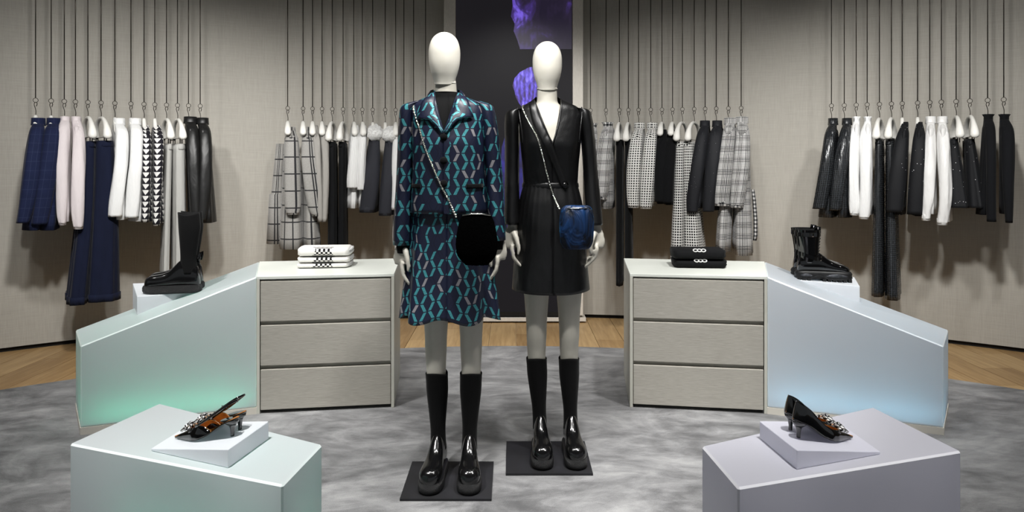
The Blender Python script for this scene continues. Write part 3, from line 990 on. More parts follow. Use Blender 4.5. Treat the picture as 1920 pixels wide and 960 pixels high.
# jacket
JP = Prof([(1.615, -0.016, 0.008, 0.056, 0.062), (1.600, -0.016, 0.006, 0.070, 0.068), (1.588, -0.012, 0.004, 0.098, 0.074), (1.575, -0.010, 0.0, 0.130, 0.082), (1.560, -0.008, 0.0, 0.150, 0.090),
           (1.535, -0.006, 0.0, 0.158, 0.098), (1.49, -0.004, -0.004, 0.157, 0.110), (1.40, -0.003, -0.008, 0.153, 0.126), (1.30, -0.002, -0.005, 0.152, 0.126), (1.20, -0.002, -0.003, 0.156, 0.128), (1.105, -0.002, -0.003, 0.163, 0.134)])
jk = empty('jacket', (M1X, YM1, 0))
zt, zv = z1(168), z1(246)
def jopen(z):
    c = x1(837)
    if z <= zv: return c, c
    t = (z - zv) / (zt - zv)
    return c + (x1(815) - c) * t ** 0.9, c + (x1(861) - c) * t ** 0.9
zs = dense(1.612, 1.54, 14) + dense(1.53, 1.11, 24)
ob = JP.shell(zs, jopen, 61, lambda a, t: 1 + 0.012 * t * math.sin(7 * a + 1) + 0.006 * math.sin(11 * a + 9 * t)).build('jacket_body', M_BROC, jk)
mod(ob, 'SOLIDIFY', thickness=0.004, offset=-1)
for s_, ctrl in ((-1, [(x1(787), 0, 1.575, 0.026, 0.045), (x1(769), 0, 1.555, 0.036, 0.060), (x1(764), 0.0, 1.50, 0.036, 0.066), (x1(762), 0.005, 1.36, 0.0365, 0.062), (x1(760), 0.003, 1.25, 0.037, 0.056), (x1(757), -0.008, 1.10, 0.040, 0.052), (x1(756), -0.014, z1(458), 0.041, 0.047)]),
                 (1, [(x1(893), 0, 1.575, 0.026, 0.045), (x1(909), 0, 1.555, 0.034, 0.060), (x1(915), 0.0, 1.50, 0.036, 0.066), (x1(922), 0.005, 1.36, 0.0365, 0.062), (x1(926), 0.003, 1.25, 0.037, 0.056), (x1(930), -0.008, 1.10, 0.037, 0.052), (x1(933), -0.014, z1(449), 0.034, 0.047)])):
    sleeve(MB(), ctrl, 26, 34, sfold(s_ + 2, 0.05)).build('sleeve', M_BROC, jk)
A = lambda pts: [(x1(843 + (u - 843) * 0.965), z1(304 + (v - 304) * 0.965)) for u, v in pts]
for inn, out in ((A([(859, 172), (857, 190), (853, 207), (848, 222), (842, 238), (838, 248)]), A([(869, 170), (882, 190), (892, 219), (866, 223), (852, 236), (842, 250)])),
                 (A([(817, 172), (818, 190), (822, 207), (827, 222), (833, 238), (837, 248)]), A([(806, 172), (793, 192), (784, 222), (808, 224), (822, 236), (834, 250)]))):
    # straight polylines keep the collar points sharp
    ii = [np.array(p) for p in inn]; oo = [np.array(p) for p in out]
    rows = []
    for q in range(len(ii) - 1):
        for f in np.linspace(0, 1, 4, endpoint=(q == len(ii) - 2)):
            a, b = ii[q] * (1 - f) + ii[q + 1] * f, oo[q] * (1 - f) + oo[q + 1] * f
            row = []
            for j in range(6):
                t = j / 5
                x, z = a * (1 - t) + b * t
                row.append((x, JP.front(x, z) - 0.008 - 0.006 * math.sin(PI * t * 0.8), z))
            rows.append(row)
    c = MB().grid(rows).build('collar', M_BROC, jk)
    mod(c, 'SOLIDIFY', thickness=0.005, offset=0)
cb = MB().loft([[(-0.016 + r * math.cos(a), 0.01 + r * 1.08 * math.sin(a), z) for a in np.linspace(-0.15 * PI, 1.15 * PI, 20)] for r, z in ((0.058, 1.595), (0.056, 1.625), (0.066, 1.622), (0.085, 1.595))], closed=False)
cb.build('back_collar', M_BROC, jk)
for v in (257, 301, 344):
    x, z = x1(837.5), z1(304 + (v - 304) * 0.965)
    MB().ball((x, JP.front(x, z) - 0.006, z), (0.0155, 0.008, 0.0155), 16, 9).build('button', M_VELVET, jk)
for ua, ub in ((773, 794), (878, 907)):
    xa, xb = x1(ua), x1(ub)
    zz = z1(304 + (349 - 304) * 0.965)
    rows = [[(x, JP.front(x, z_) - 0.0055, z_) for x in np.linspace(xa, xb, 8)] for z_ in (zz - 0.010, zz - 0.003, zz + 0.003, zz + 0.009)]
    w_ = MB().grid(rows).build('pocket_welt', M_VELVET, jk)
    mod(w_, 'SOLIDIFY', thickness=0.004, offset=0)
rows = []
for z_ in dense(zv, 1.112, 20):
    rows.append([(x, JP.front(x, z_) - 0.0035, z_) for x in (x1(838), x1(839.5), x1(841), x1(848))])
MB().grid(rows).build('front_placket', M_BROC, jk)
tag(jk, 'navy jacket with teal hexagon brocade, notched collar and three buttons', 'jacket')

# turtleneck under the jacket
tk = empty('turtleneck', (M1X, YM1, 0))
TP = Prof([(1.618, -0.018, 0.012, 0.0485, 0.050), (1.588, -0.016, 0.012, 0.056, 0.058), (1.572, -0.012, 0.008, 0.092, 0.066), (1.555, -0.008, 0.004, 0.124, 0.076), (1.54, -0.006, 0, 0.140, 0.082), (1.50, 0, -0.004, 0.146, 0.098), (1.42, 0, -0.008, 0.141, 0.112), (1.12, 0, 0, 0.14, 0.11)], 2.2)
ob = TP.shell(dense(1.612, 1.56, 10) + dense(1.55, 1.15, 14), lambda z: (0, 0), 41).build('knit_body', M_SOCK, tk)
mod(ob, 'SOLIDIFY', thickness=0.003, offset=-1)
nb = MB(); nb.torus((-0.018, 0.012, 1.612), 0.0495, 0.0035, 'z', 32, 8, sq=1.03); nb.build('neck_roll', M_SOCK, tk)
for u_, v0, v1 in ((757, 440, 473), (931, 432, 466)):
    sleeve(MB(), [(x1(u_), -0.012, z1(v0), 0.033, 0.036), (x1(u_ + 1), -0.012, z1(v1), 0.030, 0.033)], 20, 6).build('cuff', M_SOCK, tk)
tag(tk, 'black turtleneck top showing at the neck of the teal jacket', 'top')

# skirt
sk = empty('skirt', (M1X, YM1, 0))
SP = Prof([(1.17, 0.0, 0.0, 0.140, 0.112), (1.08, 0.0, 0.0, 0.158, 0.122), (0.95, 0.0, 0.0, 0.172, 0.134), (0.80, 0.0, 0.0, 0.186, 0.148), (0.66, 0.0, 0.0, 0.200, 0.160)], 2.15)
def skf(a, t):
    return 1 + (0.012 + 0.10 * t ** 1.2) * (0.65 * math.cos(6 * a + 0.6) + 0.35 * math.cos(9 * a + 2.0 + 0.5 * math.sin(2 * a)))
ob = SP.shell(dense(1.16, z1(592), 34), lambda z: (0, 0), 121, skf, lambda a, t: -0.012 * t * math.cos(6 * a + 0.6)).build('skirt_panel', M_BROC, sk)
mod(ob, 'SOLIDIFY', thickness=0.003, offset=-1)
wb = SP.shell(dense(1.175, 1.145, 4), lambda z: (0, 0), 61).build('waistband', M_BROC, sk)
tag(sk, 'flared knee-length skirt in teal hexagon brocade below the jacket', 'skirt')

# leather wrap dress
DP = Prof([(z2(180), -0.014, 0.01, 0.050, 0.056), (z2(187), -0.014, 0.008, 0.066, 0.062), (z2(193), -0.010, 0.004, 0.092, 0.070), (z2(199), -0.006, 0.0, 0.122, 0.078), (z2(206), -0.004, 0, 0.140, 0.086),
           (z2(218), 0, 0, 0.148, 0.094), (1.48, 0, -0.006, 0.143, 0.105), (1.40, 0, -0.012, 0.136, 0.118), (1.31, 0, -0.005, 0.128, 0.106), (z2(342), 0, 0, 0.124, 0.096), (z2(347), 0, 0, 0.1235, 0.0955), (z2(352), 0, 0, 0.126, 0.098),
           (1.14, 0.0, 0.0, 0.142, 0.112), (1.04, 0.0, 0.0, 0.156, 0.122), (0.9, 0.0, 0.0, 0.164, 0.124), (z2(552), 0.001, 0, 0.178, 0.130)], 2.3)
dr = empty('wrap_dress', (M2X, YM2, 0))
vt_, vb_ = z2(182), z2(268)
def dopen(z):
    c = x2(1034)
    if z <= vb_: return c, c
    t = (z - vb_) / (vt_ - vb_)
    return c + (x2(1000) - c) * t ** 0.85, c + (x2(1052) - c) * t ** 0.85
zs = dense(z2(181), z2(218), 16) + dense(z2(222), z2(338), 22) + dense(z2(341), z2(354), 6) + dense(z2(358), z2(545), 30)
def dfold(a, t):
    g = math.exp(-((t - 0.60) / 0.05) ** 2) + math.exp(-((t - 0.72) / 0.08) ** 2)
    return 1 + 0.016 * g * math.sin(26 * a + 3 * math.sin(3 * a)) + 0.006 * math.sin(9 * a + 12 * t) * (1 - t) + 0.010 * max(0, t - 0.8) * 5 * math.sin(5 * a + 0.7)
ob = DP.shell(zs, dopen, 97, dfold, lambda a, t: 0.010 * max(0, (t - 0.9) * 10) * math.cos(a) ** 2).build('dress_body', M_LEATHER, dr)
mod(ob, 'SOLIDIFY', thickness=0.003, offset=-1)
D = lambda pts: [(x2(1032 + (u - 1032) * 0.97), z2(304 + (v - 304) * 0.97)) for u, v in pts]
lp = patch(DP, D([(1001, 184), (1006, 205), (1016, 232), (1032, 268), (1046, 305), (1064, 347)]), D([(991, 190), (992, 212), (1000, 240), (1018, 276), (1034, 310), (1050, 349)]), 0.007, 24, 5).build('lapel', M_LEATHER, dr)
mod(lp, 'SOLIDIFY', thickness=0.004, offset=0)
e1 = D([(1052, 184), (1050, 205), (1045, 232), (1036, 262), (1030, 274)])
pp = [(x, DP.front(x, z) - 0.004, z) for x, z in catmull(e1, 18)]
MB().tube(pp, 0.0035, 8).build('neck_piping', M_LEATHER, dr)
for s_, ctrl in ((-1, [(x2(984), 0, z2(203), 0.020, 0.042), (x2(965), 0, z2(208), 0.030, 0.058), (x2(960.5), 0.0, z2(226), 0.034, 0.066), (x2(960), 0.003, z2(270), 0.033, 0.060), (x2(960), 0.0, z2(330), 0.033, 0.054), (x2(960), -0.022, z2(385), 0.034, 0.048), (x2(960), -0.038, z2(419), 0.035, 0.046)]),
                 (1, [(x2(1078), 0, z2(203), 0.020, 0.042), (x2(1092), 0, z2(207), 0.030, 0.058), (x2(1097), 0.0, z2(226), 0.034, 0.066), (x2(1103), 0.003, z2(270), 0.033, 0.060), (x2(1107), 0.0, z2(330), 0.034, 0.054), (x2(1111), -0.022, z2(385), 0.036, 0.048), (x2(1113), -0.038, z2(420), 0.037, 0.046)])):
    sleeve(MB(), ctrl, 28, 38, lambda a, t: 1 + 0.05 * max(0, 1 - t * 5) * math.sin(11 * a) + sfold(s_ + 4, 0.05)(a, t) - 1).build('sleeve', M_LEATHER, dr)
for s_, u0_ in ((-1, 971), (1, 1091)):
    pts = [(x2(u0_ + s_ * dx), yy, z2(vv)) for dx, yy, vv in ((0, 0.03, 204), (-1, -0.02, 202), (-2, -0.056, 212), (-4, -0.082, 228), (-7, -0.094, 248), (-9, -0.098, 268))]
    MB().tube(catmull(pts, 18), 0.0028, 6).build('armhole_seam', M_LEATHER, dr)
x_, z_ = x2(1056), z2(346)
MB().ball((x_, DP.front(x_, z_) - 0.012, z_), (0.012, 0.006, 0.012), 16, 9).build('button', M_BOOTL, dr)
rows = [[(DP.at(z)[0] + (DP.at(z)[2] + o_) * math.cos(a), DP.at(z)[1] + (DP.at(z)[3] + o_) * math.sin(a), z) for a in np.linspace(0, 2 * PI, 61)] for z, o_ in ((z2(352), 0.001), (z2(350), 0.004), (z2(344), 0.004), (z2(342), 0.001))]
MB().grid(rows).build('waistband', M_LEATHER, dr)
tag(dr, 'black leather wrap dress with puffed sleeves and deep neckline on a mannequin', 'dress')

# ---- chains and bags
def chain(mb, pts, r=0.0042, step=0.0085):
    P = [Vector(p) for p in catmull(pts, 160)]
    acc, nxt, last, k = 0.0, 0.0, P[0], 0
    for i in range(1, len(P)):
        d = P[i] - P[i - 1]
        acc += d.length
        if acc >= nxt:
            q = d.to_track_quat('X', 'Z').to_matrix()
            rr = Matrix.Rotation(PI / 2 * (k % 2), 3, 'X')
            mb.torus(P[i], r, 0.0016, 'z', 8, 4, rot=q @ rr, sq=0.75)
            nxt += step * 0.72; k += 1
    mb.tube(P[::3], 0.0016, 4)
    return mb

def strap(P, front, bagp, sx, sz, fac):
    pts = [tuple(bagp)]
    for x, z in front[::-1]: pts.append((x, P.front(x, z) - 0.010, z))
    xs_, zs_ = front[0]
    pts.append((xs_ + 0.006, 0.0, zs_ + 0.018))
    pts.append((xs_ + 0.012, P.front(xs_ + 0.012, zs_ - 0.03, True) + 0.008, zs_ - 0.03))
    for t in (0.3, 0.6, 1.0):
        x = xs_ + 0.012 + (sx - xs_) * t; z = zs_ - 0.03 + (sz - zs_) * t
        pts.append((x, P.front(x, z, True) + 0.012, z))
    return pts

bag1 = empty('fur_pouch_bag', (M1X, YM1, 0))
bx, by = x1(898), -0.200
fr = A([(776, 201), (790, 240), (802, 276), (819, 317), (835, 353), (848, 377)])
chain(MB(), strap(JP, fr, (x1(862), -0.185, z1(402)), 0.14, 1.13, 1)).build('chain_strap', M_STEEL, bag1)
mb = MB()
bz0, bz1 = z1(398), z1(484)
rows = catmull([(bz0 + 0.006, 0.050, 0.020), (bz0 - 0.004, 0.060, 0.026), (bz0 - 0.03, 0.070, 0.036), (bz0 - 0.08, 0.080, 0.046), (bz0 - 0.13, 0.082, 0.048), (bz1 + 0.03, 0.072, 0.042), (bz1, 0.045, 0.025)], 26)
rings = []
for i, (z, rx, ry) in enumerate(rows):
    ring = []
    for j in range(64):
        a = 2 * PI * j / 64
        k = 1 + 0.03 * mnoise.noise(Vector((9 * math.cos(a), 9 * math.sin(a), z * 140)))
        ring.append((bx + rx * k * math.cos(a), by + ry * k * math.sin(a), z + 0.004 * mnoise.noise(Vector((a * 7, z * 90, 3)))))
    rings.append(ring)
mb.loft(rings).build('fur_pouch', M_FURB, bag1)
mb = MB(); mb.tube([(bx - 0.055, by - 0.012, bz0 + 0.002), (bx - 0.02, by - 0.024, bz0 + 0.008), (bx + 0.02, by - 0.024, bz0 + 0.008), (bx + 0.055, by - 0.012, bz0 + 0.002)], 0.003, 8)
mb.build('metal_frame', M_STEEL, bag1)
tag(bag1, 'fluffy black pouch bag on a silver chain across the teal jacket', 'bag')

bag2 = empty('velvet_pouch_bag', (M2X, YM2, 0))
bx, by = x2(1032 + (1077 - 1032) * 0.95), -0.185
fr = D([(978, 203), (989, 228), (1004, 257), (1014, 289), (1024, 329), (1035, 366)])
chain(MB(), strap(DP, fr, (x2(1045), -0.165, z2(388)), 0.115, 1.20, 1)).build('chain_strap', M_STEEL, bag2)
mb = MB()
zz0, zz1 = z2(304 + (386 - 304) * 0.95), z2(304 + (466 - 304) * 0.95)
rows = catmull([(zz0 + 0.004, 0.028, 0.010), (zz0 + 0.001, 0.046, 0.022), (zz0 - 0.010, 0.058, 0.032), (zz0 - 0.03, 0.066, 0.040), (zz0 - 0.06, 0.073, 0.044), (zz0 - 0.10, 0.074, 0.044), (zz0 - 0.15, 0.070, 0.040), (zz1 + 0.008, 0.058, 0.034), (zz1, 0.046, 0.022)], 30)
rings = []
for i, (z, rx, ry) in enumerate(rows):
    t = i / 29
    g = 0.13 * max(0, 1 - t * 2.0) + 0.02
    rings.append(sring(bx, by, z, rx, ry, 72, 2.3, lambda a, tt: 1 + g * math.sin(13 * a + 1.4 * math.sin(2 * a)) + 0.02 * math.sin(4 * a + 8 * tt), t))
mb.loft(rings).build('velvet_pouch', M_BLUEV, bag2)
mb = MB(); mb.tube([(bx - 0.05, by - 0.02, zz0 - 0.010), (bx - 0.02, by - 0.034, zz0 - 0.008), (bx + 0.02, by - 0.034, zz0 - 0.006), (bx + 0.05, by - 0.02, zz0 - 0.010)], 0.0025, 6)
mb.build('drawstring', M_STEEL, bag2)
tag(bag2, 'blue velvet drawstring pouch bag on a silver chain across the leather dress', 'bag')

# ------------------------------------------------------------------ tall sock boots
def outline(st, n=10):
    """closed sole outline from stations (y, half_width_left, half_width_right)"""
    R = catmull(st, n * len(st))
    L = [(-r[1], r[0]) for r in R]; Q = [(r[2], r[0]) for r in R]
    return L + Q[::-1]
def scale_out(poly, k, cy=-0.06):
    return [(x * k, cy + (y - cy) * k) for x, y in poly]
def tall_boot(name, loc, rz, label, group, tx=0.0):
    root = empty(name, loc, rz)
    ol = outline([(0.082, 0.004, 0.004), (0.076, 0.022, 0.022), (0.05, 0.036, 0.036), (0.0, 0.040, 0.040), (-0.06, 0.041, 0.042), (-0.12, 0.048, 0.049), (-0.165, 0.048, 0.047), (-0.195, 0.038, 0.036), (-0.212, 0.018, 0.016), (-0.216, 0.003, 0.003)], 4)
    mb = MB()
    mb.loft([[(x, y, z_) for x, y in scale_out(ol, k)] for k, z_ in ((0.93, 0.0), (0.99, 0.004), (1.02, 0.014), (1.02, 0.030), (0.99, 0.040), (0.93, 0.043))])
    mb.build('sole', M_KNURL, root, auto=60)
    rows = catmull([(0.074, 0.018, 0.075), (0.066, 0.030, 0.13), (0.045, 0.0355, 0.150), (0.015, 0.037, 0.165), (-0.018, 0.037, 0.176), (-0.045, 0.038, 0.154), (-0.075, 0.0395, 0.121), (-0.105, 0.0435, 0.106), (-0.14, 0.046, 0.099), (-0.175, 0.043, 0.093), (-0.197, 0.031, 0.080), (-0.208, 0.010, 0.052)], 30)
    rings = []
    for y, w, h in rows:
        zc, hh = (0.025 + h) / 2, (h - 0.025) / 2
        ring = []
        for i in range(24):
            a = 2 * PI * i / 24
            c, s_ = math.cos(a), math.sin(a)
            t = (s_ + 1) / 2
            wk = w * (1.0 - 0.35 * max(0, h - 0.09) / 0.09 * t)
            ring.append((wk * math.copysign(abs(c) ** 0.8, c), y, zc + hh * math.copysign(abs(s_) ** 0.85, s_)))
        rings.append(ring)
    mb = MB(); mb.loft(rings).build('leather_foot', M_BOOTL, root)
    rows = catmull([(0.10, 0.018, 0.033, 0.050), (0.15, 0.016, 0.0315, 0.043), (0.20, 0.016, 0.032, 0.042), (0.27, 0.019, 0.0385, 0.049), (0.34, 0.021, 0.0450, 0.056), (0.385, 0.019, 0.0460, 0.056), (0.425, 0.016, 0.0470, 0.055)], 26)
    rings = []
    for i, (z_, cy, rx, ry) in enumerate(rows):
        t = i / 25
        sx_ = tx * max(0.0, (z_ - 0.1) / 0.33)
        rings.append([(sx_ + rx * math.cos(a), cy + ry * math.sin(a), z_ + 0.012 * max(0, t - 0.85) / 0.15 * (math.sin(2 * a - PI / 2) * 0.5)) for a in [2 * PI * j / 28 for j in range(28)]])
    inner = [[(tx + (x - tx) * 0.95, 0.016 + (y - 0.016) * 0.95, z_ - 0.003) for x, y, z_ in rings[-1]], [(tx + (x - tx) * 0.9, 0.016 + (y - 0.016) * 0.9, z_ - 0.05) for x, y, z_ in rings[-1]]]
    mb = MB(); mb.loft(rings + inner, True, True, True).build('shaft', M_SOCK, root)
    mb = MB(); mb.tube([(0, 0.058, 0.172), (0, 0.064, 0.196), (0, 0.073, 0.204), (0, 0.072, 0.185), (0, 0.064, 0.160)], [(0.008, 0.0018)] * 5, 8)
    mb.build('pull_tab', M_BOOTL, root)
    tag(root, label, 'boot', group)
    return root
gp = 'tall black sock boots'
tall_boot('tall_boot', (M1X - 0.049, YM1 - 0.008, 0.0095), math.radians(-5), 'left-hand tall black sock boot on the teal-jacket mannequin', gp, -0.008)
tall_boot('tall_boot', (M1X + 0.084, YM1 - 0.008, 0.0095), math.radians(3), 'right-hand tall black sock boot on the teal-jacket mannequin', gp, 0.007)
tall_boot('tall_boot', (M2X - 0.046, YM2 - 0.008, 0.0095), math.radians(1), 'left-hand tall black sock boot on the leather-dress mannequin', gp, -0.017)
tall_boot('tall_boot', (M2X + 0.094, YM2 - 0.008, 0.0095), math.radians(3), 'right-hand tall black sock boot on the leather-dress mannequin', gp, -0.009)
pl = hit(311, 551, (0, 0, ZL), up)
tall_boot('tall_boot', (pl.x + 0.085, pl.y + 0.045, ZL + 0.001), math.radians(-90 + 8), 'near one of the tall black sock boots on the green plinth', gp)
tall_boot('tall_boot', (pl.x + 0.055, pl.y + 0.15, ZL + 0.001), math.radians(-90 + 8), 'far one of the tall black sock boots, mostly hidden behind its twin', gp)

# ------------------------------------------------------------------ combat boots
def combat_boot(loc, rz, label):
    root = empty('combat_boot', loc, rz)
    ol = outline([(0.098, 0.004, 0.004), (0.092, 0.026, 0.026), (0.06, 0.042, 0.042), (0.0, 0.044, 0.044), (-0.05, 0.045, 0.046), (-0.11, 0.053, 0.054), (-0.155, 0.052, 0.051), (-0.185, 0.040, 0.038), (-0.20, 0.018, 0.016), (-0.204, 0.003, 0.003)], 4)
    mb = MB()
    mb.loft([[(x, y, z_ + (0.020 * math.exp(-((y + 0.02) / 0.03) ** 2) if z_ < 0.03 else 0.0)) for x, y in scale_out(ol, k)] for k, z_ in ((0.95, 0.012), (1.03, 0.02), (1.0, 0.032), (1.02, 0.042), (0.97, 0.055), (0.9, 0.058))])
    so = mb.build('sole', M_RUBBER, root, auto=50)
    lugs = MB()
    for k in range(11):
        y = 0.085 - k * 0.027
        if abs(y + 0.02) < 0.025: continue
        for s_ in (-1, 1):
            lugs.box((s_ * 0.032, y, 0.010), (0.034, 0.017, 0.020))
    lugs.build('lug', M_RUBBER, so, smooth=False)
    for y0, y1 in ((0.075, 0.015), (-0.06, -0.17)):
        for s_ in (-1, 1):
            pts = []
            for t in np.linspace(0, 1, 10):
                y = y0 + (y1 - y0) * t
                w = float(np.interp(-y, [-0.09, -0.06, 0.0, 0.05, 0.11, 0.155, 0.185], [0.03, 0.042, 0.045, 0.047, 0.055, 0.053, 0.040]))
                pts.append((s_ * (w + 0.001), y, 0.033 + 0.004 * math.sin(PI * t)))
            q = MB().tube(pts, [(0.004, 0.002 + 0.007 * math.sin(PI * t)) for t in np.linspace(0.05, 0.95, 10)], 8).build('sole_pod', M_POD, so)
    rows = catmull([(0.086, 0.020, 0.09), (0.075, 0.034, 0.14), (0.05, 0.040, 0.155), (0.015, 0.041, 0.165), (-0.02, 0.041, 0.165), (-0.05, 0.042, 0.145), (-0.085, 0.045, 0.120), (-0.12, 0.048, 0.104), (-0.155, 0.046, 0.094), (-0.18, 0.034, 0.082), (-0.194, 0.012, 0.066)], 28)
    rings = []
    for y, w, h in rows:
        zc, hh = (0.045 + h) / 2, (h - 0.045) / 2
        rings.append([((w * (1 - 0.3 * max(0, h - 0.1) / 0.07 * (math.sin(a) + 1) / 2)) * math.copysign(abs(math.cos(a)) ** 0.8, math.cos(a)), y, zc + hh * math.copysign(abs(math.sin(a)) ** 0.8, math.sin(a))) for a in [2 * PI * i / 24 for i in range(24)]])
    mb = MB(); mb.loft(rings).build('foot', M_PATENT, root)
    rows = catmull([(0.10, 0.028, 0.036, 0.056), (0.15, 0.026, 0.038, 0.056), (0.20, 0.028, 0.041, 0.060), (0.25, 0.030, 0.044, 0.066), (0.288, 0.031, 0.046, 0.070)], 20)
    rings = [[(rx * math.cos(a), cy + ry * math.sin(a), z_ + (0.010 * (y_ + 1) * 0.0)) for a, y_ in [(2 * PI * j / 28, math.sin(2 * PI * j / 28)) for j in range(28)]] for z_, cy, rx, ry in rows]
    inn = [[(x * 0.93, 0.031 + (y - 0.031) * 0.93, z_ - 0.002) for x, y, z_ in rings[-1]], [(x * 0.88, 0.031 + (y - 0.031) * 0.88, z_ - 0.06) for x, y, z_ in rings[-1]]]
    mb = MB(); mb.loft(rings, True, True, False).build('shaft', M_PATENT, root)
    mb = MB(); mb.loft([rings[-1]] + inn, True, False, True).build('lining', M_SOCK, root)
    def band(z_, cy, rx, ry, h, tilt=0.0):
        m = MB()
        m.loft([[(rx * k * math.cos(a), cy + ry * k * math.sin(a), z_ + dz + tilt * math.sin(a)) for a in [2 * PI * j / 28 for j in range(28)]] for k, dz in ((0.99, -h), (1.05, -h), (1.05, h), (0.99, h))], True, False, False)
        return m
    s1 = band(0.262, 0.030, 0.045, 0.067, 0.011).build('strap', M_PATENT, root, auto=40)
    s2 = band(0.135, 0.018, 0.041, 0.062, 0.010, 0.022).build('strap', M_PATENT, root, auto=40)
    for st_, (y, z_) in ((s1, (0.018, 0.262)), (s2, (-0.025, 0.130))):
        for s_ in (-1, 1):
            m = MB(); m.torus((s_ * 0.0475, y, z_), 0.014, 0.0024, 'x', 4, 6, rot=Matrix.Rotation(PI / 4, 3, 'X'))
            m.build('buckle', M_METAL, st_, smooth=False)
    m = MB()
    for k in range(6):
        z_ = 0.15 + k * 0.017
        cy, ry = np.interp(z_, [0.1, 0.29], [0.028, 0.031]), np.interp(z_, [0.1, 0.2, 0.29], [0.056, 0.06, 0.07])
        m.tube([(-0.018, cy - ry * 0.93, z_), (0, cy - ry - 0.004, z_ + 0.004), (0.018, cy - ry * 0.93, z_)], 0.0028, 6)
    m.build('laces', M_RUBBER, root)
    m = MB(); m.tube([(0, 0.005 - 0.035, 0.27), (0, -0.03, 0.300), (0, -0.02, 0.303), (0, -0.016, 0.28)], [(0.012, 0.002)] * 4, 8)
    m.build('pull_tab', M_PATENT, root)
    tag(root, label, 'boot', 'black patent combat boots')
    return root
pr = hit(1548, 528, (0, 0, ZR), up)
combat_boot((pr.x - 0.055, pr.y + 0.035, ZR + 0.0005), math.radians(90 - 10), 'near one of the black patent combat boots on the blue plinth')
combat_boot((pr.x - 0.035, pr.y + 0.145, ZR + 0.0005), math.radians(90 - 10), 'far one of the black patent combat boots, peeking out behind its twin')

